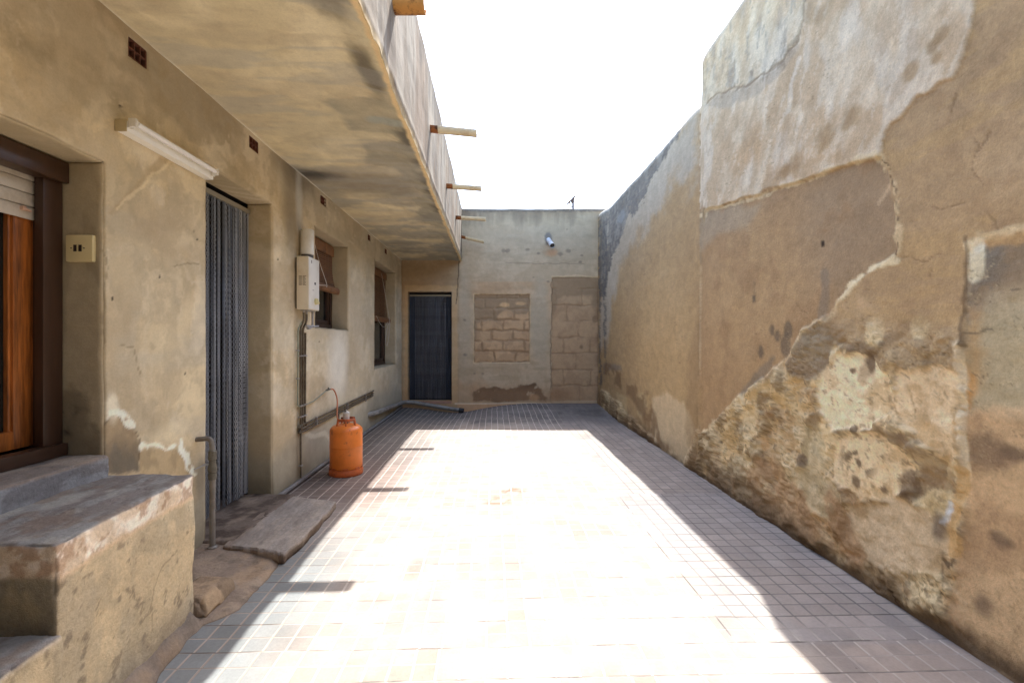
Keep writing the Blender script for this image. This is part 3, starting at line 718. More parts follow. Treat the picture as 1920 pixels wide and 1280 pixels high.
    # browner rim round the openings, reveals darker towards the bottom
    for k, (a, b, c, d) in enumerate(HOLES.values()):
        e = np.maximum(np.maximum(a - y, y - b), np.maximum(c - z, z - d))
        C = mix(C, S(152, 134, 104), (1 - ss(.0, .03, np.abs(e))) * .35 * ss(.3, .6, hi + .2))
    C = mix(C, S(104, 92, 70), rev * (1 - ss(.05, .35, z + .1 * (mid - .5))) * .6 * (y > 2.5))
    C = mix(C, S(152, 142, 124), ss(3.8, 5.5, y) * .35)
    # nail holes
    for px, pz in [(3.836,1.950),(2.801,1.892),(4.763,1.278),(2.488,1.628),(2.222,2.401),(2.776,1.934),(7.048,1.508),(4.778,2.880),(2.175,1.488),(2.681,1.105),(5.090,1.132)]:
        C = mix(C, S(50, 42, 34), blob(y, z, px, pz, .008, .008, .3, .2, 30, 5) * f)
    for k, pts in enumerate(([(2.131,1.702),(2.145,1.632),(2.128,1.484),(2.140,1.290)], [(2.613,1.704),(2.704,1.749),(2.812,1.760)], [(2.222,1.290),(2.304,1.263),(2.346,1.129)], [(3.078,2.318),(3.179,2.326),(3.272,2.341)])):
        C = mix(C, S(120, 104, 78), line(y, z, pts, .002, .01, 10, 1201 + k, .004) * .6 * f)
    return np.clip(C * (1 + (hi - .5) * .12)[:, None] * [1.46, 1.54, 1.58], .01, .9), H

def build_house():
    house = thing('house', 'low plastered house on the left under a deep flat roof overhang', 'house', (-2.2, 3.5, 0))
    cols = []
    G = Grids()
    br = [k for h in HOLES.values() for k in h[:2]]
    ys = graded(-1.5, 9.02, .008, breaks=br, p=1.5, near=1.55)
    zs = even(-.12, 2.83, .0095, breaks=[k for h in HOLES.values() for k in h[2:]])
    def keep(Y, Z):
        K = np.ones(Y.shape, bool)
        for a, b, c, d in HOLES.values(): K &= ~((Y > a) & (Y < b) & (Z > c) & (Z < d))
        return K
    R = .022
    def place(x, y, z):
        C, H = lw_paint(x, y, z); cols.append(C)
        onface = (np.abs(x - XW) < 1e-6)
        wx = x.copy(); wy = y.copy(); wz = z.copy()
        t = XW - x
        for a, b, c, d in HOLES.values():
            e = np.maximum(np.maximum(a - y, y - b), np.maximum(c - z, z - d))     # 0 on the rim
            near = onface & (e > -1e-6) & (e < R)
            wx = np.where(near, wx - (R - e) ** 2 / (2 * R), wx)
            rim = (np.abs(e) < 1e-6) & (t < R)
            s = np.where(rim, (R - t) ** 2 / (2 * R), 0)
            wy = wy - s * (np.abs(y - a) < 1e-6) + s * (np.abs(y - b) < 1e-6)
            wz = wz - s * (np.abs(z - c) < 1e-6) + s * (np.abs(z - d) < 1e-6)
        for vy, vz, wy_, wz_, _n in VENTS:
            e = np.maximum(np.abs(y - vy) - wy_ / 2, np.abs(z - vz) - wz_ / 2)
            H = H * ss(0, .05, e)
            wx = np.where(onface & (e < .003), wx - .03, wx)
        wob = lambda sd: (fbm(x * 9 + y * 5, z * 5 + x * 3, 4, sd, .55) - .5) * .016
        edge = ss(-1.9, XW, x)
        return wx + H * np.where(onface, 1, .5) + wob(1301) * .4, wy + wob(1302) * edge * (y > .5) * (y < 8.9), wz + wob(1303) * edge * (z > .2) * (z < 2.7)
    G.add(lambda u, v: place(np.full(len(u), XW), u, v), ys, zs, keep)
    xr = np.concatenate([[XW], XW - np.array([.004, .010, .018, .026]), np.linspace(XW - .04, XW - DEPTH, 14)])
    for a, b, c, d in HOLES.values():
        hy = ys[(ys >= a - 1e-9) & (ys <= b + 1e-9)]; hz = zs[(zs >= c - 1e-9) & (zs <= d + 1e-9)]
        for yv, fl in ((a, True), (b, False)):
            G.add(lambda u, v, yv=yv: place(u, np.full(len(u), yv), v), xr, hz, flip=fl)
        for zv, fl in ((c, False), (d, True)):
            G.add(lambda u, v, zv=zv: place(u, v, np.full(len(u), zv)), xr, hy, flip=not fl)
    V, Fq, _ = G.get()
    big_mesh('front_wall', V, Fq, M_SMOOTH, house, {'col': np.concatenate(cols)})

    # ---- overhang: soffit, parapet face, parapet top and roof
    xe = lambda y: -.585 - .04 * ss(1, 9, y) + .024 * (fbm(y * 7, y * 0, 4, 1401, .7) - .5) + .02 * (fbm(y * 1.3, y * 0, 2, 1402) - .5)
    ze = lambda y: 2.765 + .03 * ss(2, 8, y) + .022 * (fbm(y * 9, y * 0 + 5, 4, 1403, .7) - .5)
    def so_paint(x, y):
        n = len(x)
        lo = fbm(x * 1.3, y * 1.3, 4, 1411); mid = fbm(x * 1.2, y * 5, 5, 1421, .6)
        sw = ridged(x * 2.4 + 2.2 * lo, y * 2.4 + 1.5 * fbm(x * 2, y * 2, 3, 1423), 5, 1431)
        hi = fbm(x * 16, y * 16, 4, 1441, .6)
        C = base(n, S(190, 168, 124))
        C = mix(C, S(208, 186, 142), ss(.55, .85, sw) * .6)
        C = mix(C, S(172, 150, 112), ss(.5, .65, mid) * .5)
        C = mix(C, S(160, 146, 118), ss(.55, .7, lo) * .4)
        C = mix(C, S(150, 122, 84), ss(.7, .9, ridged(x * 5 + lo * 3, y * 9, 4, 1451)) * .2)
        d = xe(y) - x
        # smoke from the heater flue
        sm = (1 - ss(.12, .62, np.abs(y - 4.45 - .25 * (x + 1.77) + .45 * (fbm(x * 3, y * 3, 4, 1461) - .5)))) * ss(.0, .3, d)
        C = mix(C, S(116, 103, 84), sm * .72)
        C = mix(C, S(44, 40, 36), blob(x, y, -1.72, 4.3, .26, .14, .7, .4, 5, 1471, .4) * .85)
        # water stains spreading from the outer edge
        wv = .10 + .34 * np.clip(fbm(y * 1.7, y * 0 + 2, 3, 1481) - .32, 0, 1) * 2 * ss(2.6, 3.6, y)
        wv = wv + .35 * blob(y, y * 0, 3.18, 0, .24, 1, .15, .0) + .30 * blob(y, y * 0, 3.85, 0, .26, 1, .3, .0)
        dd = d + .10 * (fbm(x * 8, y * 8, 4, 1491) - .5)
        st = (1 - ss(wv - .035, wv + .02, dd)) * (.55 + .9 * (fbm(x * 5, y * 12, 4, 1493) - .3))
        C = mix(C, S(124, 114, 92), np.clip(st, 0, 1) * .72 * ss(2.7, 3.0, y + .3 * (hi - .5)))
        C = mix(C, S(84, 78, 66), (1 - ss(.0, .02, np.abs(dd - wv))) * .2 * ss(3.0, 3.6, y))
        C = mix(C, S(150, 148, 128), blob(x, y, -.74, 3.22, .13, .06, .3, .4, 9, 1501) * .7)
        C = mix(C, S(60, 54, 44), (1 - ss(.02, .16, dd)) * ss(.5, .62, fbm(y * 3, x * 3, 4, 1511)) * .75)
        C = mix(C, S(70, 62, 50), blob(x, y, -.75, 2.02, .12, .16, .4, .4, 9, 1502) * .7)
        C = mix(C, S(70, 62, 50), blob(x, y, -.70, 2.62, .06, .22, .5, .4, 9, 1503) * .75)
        C = mix(C, S(118, 110, 94), ss(2.6, 5.5, y) * ss(.42, .62, fbm(x * 1.6, y * 2.2, 5, 1512, .6)) * .6)
        C = mix(C, S(150, 140, 120), ss(.5, .62, fbm(x * .9, y * 6, 5, 1513, .6)) * .4)
        C = mix(C, S(206, 172, 118), (1 - ss(.02, .045, d + .03 * (fbm(y * 14, x * 14, 4, 1521, .7) - .5))))
        C = mix(C, S(214, 200, 168), (1 - ss(.004, .018, x - XW + .01 * (hi - .5))) * .6 * ss(.3, .5, lo))
        return np.clip(C * (1 + (hi - .5) * .14)[:, None] * [1.44, 1.66, 2.1], .01, .9), (lo - .5) * .02 + (sw - .6) * .004
    ys2 = graded(-1.5, 9.02, .012, p=1.4, near=1.2)
    G = Grids(); cols = []
    ts = np.concatenate([np.linspace(0, .8, 60), np.linspace(.8, .985, 34)[1:], [.992, 1]])
    def soff(u, t):
        x1 = xe(u); x = XW - .03 + (x1 - XW + .03) * t
        C, H = so_paint(x, u); cols.append(C)
        return x, u, 2.81 + (ze(u) - 2.81) * ss(.8, 1, t) + H * .8 * (1 - ss(.9, 1, t)) + .004
    G.add(soff, ys2, ts)
    def pf_paint(y, z):
        n = len(y)
        st = fbm(y * 9, z * 1.0, 5, 1551, .62); st2 = fbm(y * 3, z * .7, 4, 1561); hi = fbm(y * 22, z * 14, 4, 1571, .65)
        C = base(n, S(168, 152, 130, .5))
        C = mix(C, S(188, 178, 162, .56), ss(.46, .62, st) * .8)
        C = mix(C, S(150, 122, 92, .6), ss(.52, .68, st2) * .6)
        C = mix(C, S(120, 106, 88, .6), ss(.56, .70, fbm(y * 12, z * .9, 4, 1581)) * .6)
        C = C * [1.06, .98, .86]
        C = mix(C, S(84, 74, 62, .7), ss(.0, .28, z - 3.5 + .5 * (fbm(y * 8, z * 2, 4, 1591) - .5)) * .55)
        C = mix(C, S(210, 180, 128, .75), (1 - ss(.02, .06, z - ze(y) + .04 * (fbm(y * 12, z * 12, 4, 1592, .7) - .5))) * .8)
        return np.clip(C * (1 + (hi - .5) * .25)[:, None], .01, .9)
    def face(u, v):
        z0 = ze(u); z = z0 + (3.84 - .025 - z0) * v
        C = pf_paint(u, z); cols.append(C)
        x0 = xe(u)
        x = x0 * (1 - ss(0, .08, v)) + (-.59 - .02 * ss(1, 9, u)) * ss(0, .08, v) + (fbm(u * 4, z * 4, 4, 1601) - .5) * .016 + .008 * ss(.02, .06, v) * (1 - ss(.06, .12, v))
        return x, u, z
    G.add(face, ys2, np.concatenate([[0, .01, .02, .035, .05, .07, .09, .12], np.linspace(.15, 1, 60)]))
    def top(u, w):
        x0 = -.59 - .02 * ss(1, 9, u) + (fbm(u * 4, u * 0 + 3.815 * 4, 4, 1601) - .5) * .016
        x = np.where(w < 1.5, x0 - .025 * w, np.where(w < 2.5, x0 - .14, x0 - .165))
        z = np.where(w < .5, 3.815, np.where(w < 2.5, 3.84, np.where(w < 3.5, 3.815, 3.04)))
        z = z + (fbm(u * 3, u * 0, 3, 1611) - .5) * .02 * (w < 3.5) * (w > .5)
        cols.append(mix(pf_paint(u, np.full(len(u), 3.7)), S(150, 136, 112, .8), np.full(len(u), .5)))
        return x, u, z
    G.add(top, ys2, np.array([0, 1., 2., 3., 4.]))
    V, Fq, _ = G.get()
    V[:, 2] += .0
    big_mesh('roof_overhang', V, Fq, plaster('overhang_plaster', grain=.09, bump=.22, bscale=40, fine=240), house, {'col': np.concatenate(cols)})
    mr = simple('roof_screed', tuple(S(150, 132, 108)), .9, var=.2, scale=5, bump=.3)
    MB().box(-6.0, -.79, -1.5, 9.0, 2.95, 3.05).build('roof', mr, house)
    mo = simple('outer_render', tuple(S(176, 152, 118)), .9, var=.15, scale=4, bump=.3)
    b = MB(); b.box(-6.0, -5.8, -1.5, 9.0, -.12, 2.95); b.box(-5.8, -.80, -1.52, -1.38, 2.84, 2.949); b.box(-5.8, -1.80, -1.5, -1.38, -.12, 2.84)
    b.box(-5.8, -1.80, 8.9, 9.0, -.12, 2.95); b.build('outer_wall', mo, house)
    return house

HOUSE = build_house()

# ================================================================== BACK WALL
BD = (-1.646, -.808, .125, 2.21)
def bw_paint(x, z, inset=None):
    n = len(x)
    lo = fbm(x * 1.3, z * 1.3, 4, 2011); mid = fbm(x * 4, z * 4, 5, 2021, .6); hi = fbm(x * 18, z * 18, 4, 2031, .65)
    hor = fbm(x * 2, z * 9, 5, 2041)
    C = base(n, S(164, 149, 127))
    C = mix(C, S(178, 164, 142), ss(.45, .65, mid) * .6)
    C = mix(C, S(148, 134, 112), ss(.5, .66, hor) * .5)
    C = mix(C, S(152, 146, 134), ss(2.4, 3.5, z + .5 * (lo - .5)) * .55)
    C = mix(C, S(174, 142, 110), ss(.5, .7, lo) * .4 * (z < 2.4))
    C = mix(C, S(160, 154, 138), blob(x, z, *[(0.880,1.668)][0], .18, .75, .4, .3, 4, 2051) * .6)
    C = mix(C, S(160, 154, 140), blob(x, z, *[(-0.573,1.668)][0], .13, .9, .5, .3, 4, 2052) * .5)
    dr = fbm(x * 6, z * .8, 4, 2061, .6)
    C = mix(C, S(98, 90, 82), ss(.0, .38, z - 3.42 + .5 * (dr - .5)) * .7)
    C = mix(C, S(76, 70, 66), ss(.0, .06, z - 3.72 + .06 * (hi - .5)) * .8)
    C = mix(C, S(128, 108, 84), poly(x, z, [(-1.780,2.814),(-0.655,2.814),(-0.655,2.282),(-1.780,2.231)], .06, .06) * .4)  # shade under the overhang put into the wall colour
    C = mix(C, S(140, 122, 96), (x < -.66) * .35 * ss(.4, .6, mid + .1))  # same painted shade on the whole part left of the crack
    C = mix(C, S(186, 160, 122), poly(x, z, [(-1.718,2.333),(-0.695,2.333),(-0.695,0.083),(-0.798,0.083),(-0.798,2.220),(-1.647,2.220),(-1.647,0.083),(-1.718,0.083)], .016, .03, 9, 2071) * .45)
    H = (lo - .5) * .02 + (mid - .5) * .012 + (hor - .5) * .006
    ck = line(x, z, [(-0.655,2.793),(-0.685,2.384),(-0.726,1.975)], .006, .012, 6, 2081, .008)
    C = mix(C, S(84, 74, 62), ck * .8)
    ln = line(x, z, [(0.225,2.773),(0.757,2.752),(1.166,2.752),(1.728,2.752)], .004, .006, 6, 2082, .006)
    C = mix(C, S(112, 102, 90), ln * .6)
    # bricked-up window
    W = [(-0.378,2.159),(0.685,2.159),(0.685,0.860),(-0.378,0.850)]
    mw = poly(x, z, W, .010, .010, 9, 2091)
    def blocks(x, z, x0, z0, bw, bh):
        v = (z - z0) / bh; r = np.floor(v); u = (x - x0) / bw + .5 * (r % 2) + .12 * np.sin(r * 7)
        fu = np.abs(u - np.round(u)) * bw; fv = np.abs(v - np.round(v)) * bh
        return np.minimum(fu, fv), (np.sin(np.floor(u) * 12.9898 + r * 78.233) * 43758.5) % 1
    wx = x + (fbm(x * 6, z * 6, 3, 2101) - .5) * .06; wz = z + (fbm(x * 6 + 9, z * 6, 3, 2102) - .5) * .06
    jd, rnd = blocks(wx, wz, -.39, .86, .40, .205)
    pb = base(n, S(168, 144, 116)); pb = mix(pb, S(182, 156, 126), rnd * .5); pb = mix(pb, S(146, 124, 100), ss(.5, .64, mid) * .5)
    jm = (1 - ss(.012, .03, jd + .02 * (hi - .5))) * ss(.25, .5, fbm(x * 5, z * 5, 4, 2111) + .08)
    pb = mix(pb, S(126, 106, 84), jm * .6)
    tp = poly(x, z, [(-0.419,2.200),(0.736,2.200),(0.716,1.822),(0.348,1.750),(0.297,1.924),(0.092,1.770),(0.041,1.668),(-0.317,1.617),(-0.337,1.259),(-0.419,1.259)], .02, .07, 5, 2121)
    pb = mix(pb, S(136, 119, 98), tp * .85)
    pb = mix(pb, S(190, 162, 126), blob(x, z, *[(0.205,1.955)][0], .10, .05, .3, .4, 9, 5) * .8)
    pb = mix(pb, S(190, 162, 126), blob(x, z, *[(0.511,1.985)][0], .09, .04, .3, .4, 9, 6) * .7)
    C = C * (1 - mw)[:, None] + pb * mw[:, None]; H = H - mw * .018 - mw * jm * .008 + mw * (rnd - .5) * .01
    rim = line(x, z, W + [W[0]], .008, .01, 9, 2131, .010)
    C = mix(C, S(182, 164, 134), rim * (1 - mw) * .8)
    C = mix(C, S(104, 86, 66), line(x, z, W + [W[0]], .004, .01, 9, 2132, .014) * mw * .7)
    # bricked-up door
    W2 = [(1.115,2.486),(2.056,2.486),(2.056,0.114),(1.105,0.114)]
    m2 = poly(x, z, W2, .012, .012, 9, 2141)
    jd, rnd = blocks(wx, wz, 1.12, .1, .52, .31)
    pc = base(n, S(162, 140, 114)); pc = mix(pc, S(174, 150, 122), rnd * .4); pc = mix(pc, S(144, 122, 98), ss(.5, .64, mid) * .5)
    jm2 = (1 - ss(.008, .024, jd + .02 * (hi - .5))) * ss(.32, .5, fbm(x * 3, z * 3, 4, 2151))
    pc = mix(pc, S(122, 102, 80), jm2 * .45)
    tp = poly(x, z, [(1.064,2.538),(2.086,2.538),(2.086,1.924),(1.902,1.924),(1.861,2.128),(1.370,2.118),(1.248,2.077),(1.207,1.873),(1.105,1.770)], .03, .05, 5, 2161)
    pc = mix(pc, S(134, 116, 94), tp * .85)
    pc = mix(pc, S(100, 84, 66), blob(x, z, *[(1.953,1.689)][0], .07, .07, .2, .15, 9, 5) * .5)
    pc = mix(pc, S(96, 78, 60), blob(x, z, *[(1.677,1.157)][0], .04, .04, .5, .5, 9, 6) * .6)
    pc = mix(pc, S(110, 88, 66), ss(1.90, 2.04, x + .05 * (hi - .5)) * ss(.4, .6, fbm(x * 2, z * 6, 4, 2171) + .05) * .7)
    C = C * (1 - m2)[:, None] + pc * m2[:, None]; H = H - m2 * .014 - m2 * jm2 * .006
    C = mix(C, S(186, 170, 142), line(x, z, [(1.105,2.507),(1.575,2.517),(2.035,2.497)], .008, .01, 9, 2181, .012) * .8)
    C = mix(C, S(96, 80, 62), line(x, z, [(1.115,2.466),(1.105,1.668),(1.094,0.850),(1.084,0.134)], .005, .014, 9, 2182, .012) * .6)
    # dark damp patch at the foot
    dm = poly(x, z, [(-0.409,0.114),(-0.389,0.288),(-0.266,0.359),(-0.010,0.400),(0.245,0.359),(0.501,0.441),(0.757,0.461),(0.910,0.339),(1.023,0.185),(1.002,0.103)], .02, .06, 6, 2191)
    C = mix(C, S(84, 66, 52), dm * ss(.22, .42, fbm(x * 9, z * 9, 4, 2192) + .1) * .95)
    C = mix(C, S(176, 142, 106), blob(x, z, *[(0.757,0.185)][0], .10, .06, .4, .4, 9, 7) * .7)
    C = mix(C, S(120, 92, 68), blob(x, z, *[(1.268,0.236)][0], .24, .12, .5, .4, 6, 8) * .6)
    C = mix(C, S(170, 138, 106), (1 - ss(.2, .6, z + .2 * (mid - .5))) * .4)
    C = mix(C, S(186, 152, 120), (1 - ss(.055, .075, z)) * .8 * (x > -.7))
    C = mix(C, S(206, 194, 172), (1 - ss(.006, .014, np.abs(z - .072 - .006 * np.sin(x * 3)))) * (x > -.75) * (x < 1.1) * .8)
    # stain where the outlet pipe leaves the wall, old fixing marks
    C = mix(C, S(94, 96, 100), blob(x, z, *[(1.043,3.223)][0], .07, .12, .3, .3, 9, 9) * .75)
    C = mix(C, S(170, 128, 92), blob(x, z, *[(1.105,2.957)][0], .12, .06, .6, .4, 9, 10) * .5)
    for (a, b), r in zip([(0.266,2.998),(0.655,3.018),(1.268,2.936),(1.432,2.998),(1.688,2.906),(1.657,2.783),(1.401,3.407),(0.757,2.486),(1.043,2.405),(-0.368,0.645),(-0.215,0.645),(-0.552,1.668),(-0.552,1.003),(0.194,2.998),(0.859,2.947)], (.05, .04, .05, .05, .03, .03, .02, .02, .03, .02, .02, .03, .04, .05, .03)):
        C = mix(C, S(108, 100, 90), blob(x, z, a, b, r, r * .7, .4, .5, 16, int(r * 1000)) * .65)
    C = mix(C, S(88, 76, 62), blob(x, z, 2.04, 1.0, .05, 2.2, .5, .4, 4, 11) * .5)
    C = mix(C, S(120, 100, 78), (1 - ss(.0, .05, np.abs(x + 1.77))) * .4)
    return np.clip(C * (1 + (hi - .5) * .16)[:, None] * [1.46, 1.35, 1.18], .01, .9), H

def build_back():
    wall = thing('end_building', 'grey plastered building across the far end with bricked-up openings', 'building', (0, 9.5, 0))
    G = Grids(); cols = []
    a, b, c, d = BD
    xs = even(-1.80, 2.30, .0125, (a, b)); zs = even(-.15, 3.78, .0125, (c, d))
    keep = lambda X, Z: ~((X > a) & (X < b) & (Z > c) & (Z < d))
    def front(u, v):
        C, H = bw_paint(u, v); cols.append(C)
        rim = (1 - ss(0, .03, 3.78 - v))
        return u, 9.0 - H + .02 * rim ** 2, v + (fbm(u * 3, v * 0, 3, 2201) - .5) * .015 * (v > 3.7) + .02 * (v > 3.779)
    G.add(front, xs, zs, keep)
    yr = np.array([0, .01, .03, .06, .10, .15])
    def rev(x, y, z):
        C, H = bw_paint(x, z); C = C * .8; cols.append(C); return x, 9.0 - H * (1 - ss(0, .03, y)) + y, z
    hx = xs[(xs >= a - 1e-9) & (xs <= b + 1e-9)]; hz = zs[(zs >= c - 1e-9) & (zs <= d + 1e-9)]
    for xv in (a, b): G.add(lambda u, v, xv=xv: rev(np.full(len(u), xv), u, v), yr, hz, flip=(xv == a))
    for zv in (c, d): G.add(lambda u, v, zv=zv: rev(v, u, np.full(len(u), zv)), yr, hx, flip=(zv == d))
    V, Fq, _ = G.get()
    big_mesh('front_wall', V, Fq, M_SMOOTH, wall, {'col': np.concatenate(cols)})
    mo = simple('outer_render_grey', tuple(S(160, 146, 122)), .9, var=.15, scale=4, bump=.3)
    bx = MB(); bx.box(-1.8, 2.3, 9.025, 9.18, 3.40, 3.79, .006); bx.build('parapet', mo, wall)
    bx = MB(); bx.box(-1.95, -1.80, 9.0, 13, -.15, 3.3); bx.box(2.28, 2.43, 9.03, 13, -.15, 3.3); bx.box(-1.8, 2.28, 12.9, 13, -.15, 3.3); bx.build('outer_wall', mo, wall)
    MB().box(-1.94, 2.42, 9.181, 12.99, 3.301, 3.40).build('roof', mo, wall)
    MB().box(a - .0, b + .0, 8.995, 9.14, c - .06, c - .006, .008).build('door_sill', simple('sill_mortar', tuple(S(176, 138, 116)), .9, var=.15, scale=12, bump=.3), wall)
    return wall

END = build_back()

# ================================================================== COURTYARD FLOOR
def floor_z(x, y):
    x = np.asarray(x, float); y = np.asarray(y, float)
    r = ss(6.9, 8.95, y)
    return r * (.075 * ss(-.7, .9, x) - .10 * np.exp(-((x + .75) / .55) ** 2)) + (fbm(x * .9, y * .9, 3, 3001) - .5) * .012

def fz(x, y): return float(floor_z(np.array([x]), np.array([y]))[0])

def fl_paint(x, y):
    n = len(x)
    lo = fbm(x * .8, y * .8, 4, 3011); mid = fbm(x * 3, y * 3, 5, 3021, .6); hi = fbm(x * 14, y * 14, 4, 3031, .65)
    T = base(n, S(136, 126, 120)); T = mix(T, S(150, 134, 122), ss(.45, .6, lo) * .7)
    T = mix(T, S(112, 104, 100), ss(.52, .68, mid) * .6)
    T = mix(T, S(158, 148, 138), ss(.55, .7, fbm(x * 5, y * 2, 4, 3041)) * .4)
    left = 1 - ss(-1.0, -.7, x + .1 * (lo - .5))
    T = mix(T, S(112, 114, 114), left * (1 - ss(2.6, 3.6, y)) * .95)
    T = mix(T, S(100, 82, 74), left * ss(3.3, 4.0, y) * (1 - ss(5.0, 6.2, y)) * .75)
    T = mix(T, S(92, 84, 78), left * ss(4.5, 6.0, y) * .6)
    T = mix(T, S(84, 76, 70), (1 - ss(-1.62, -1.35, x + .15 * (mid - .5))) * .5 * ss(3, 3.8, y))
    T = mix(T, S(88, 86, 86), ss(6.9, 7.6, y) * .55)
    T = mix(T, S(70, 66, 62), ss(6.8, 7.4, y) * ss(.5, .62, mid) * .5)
    rep_ = ((x > 1.04) & (y > 2.01) & (y < 3.95)).astype(float)
    T = mix(T, S(128, 124, 124), rep_ * .4)
    mid_ = blob(x, y, .15, 2.9, .95, 2.6, .5, .3, 2, 3051)
    T = mix(T, S(132, 117, 103), mid_ * ss(.42, .62, fbm(x * 4, y * 4, 4, 3052, .6)) * .55)
    T = mix(T, S(108, 78, 54), (blob(x, y, *[(0.165,4.028)][0], .14, .09, .4, .5, 8, 3053) + blob(x, y, *[(0.026,3.763)][0], .10, .10, .4, .5, 8, 3054)) * ss(.4, .6, fbm(x * 18, y * 18, 3, 3055)) * .9)
    T = mix(T, S(98, 90, 82), blob(x, y, *[(-0.442,2.698)][0], .05, .10, .5, .4, 9, 3056) * .6)
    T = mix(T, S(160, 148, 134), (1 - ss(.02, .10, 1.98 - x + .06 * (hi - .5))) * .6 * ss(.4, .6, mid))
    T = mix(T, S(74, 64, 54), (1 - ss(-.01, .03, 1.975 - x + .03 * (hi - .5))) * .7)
    T = mix(T, S(90, 78, 66), (1 - ss(.0, .12, 9.0 - y + .08 * (hi - .5))) * .6)
    T = T * (1 + (mid - .5) * .35 + (hi - .5) * .2)[:, None]
    # grooves: pale dust in the middle, tan on the left, dark grey on the right
    Gc = base(n, S(176, 166, 156)); Gc = mix(Gc, S(142, 129, 117), left * (1 - ss(2.8, 3.6, y)) * .9)
    Gc = mix(Gc, S(150, 138, 128), left * ss(3, 3.6, y) * .6)
    right = ss(.95, 1.15, x + .1 * (lo - .5))
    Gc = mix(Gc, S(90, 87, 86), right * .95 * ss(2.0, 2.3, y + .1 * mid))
    Gc = mix(Gc, S(140, 128, 118), right * .6 * (1 - ss(1.9, 2.1, y)))
    Gc = Gc * (1 + (hi - .5) * .3)[:, None]
    return np.clip(T * [1.17, 1.19, 1.15], .01, .8), np.clip(Gc * [1.3, 1.3, 1.27], .01, .8)

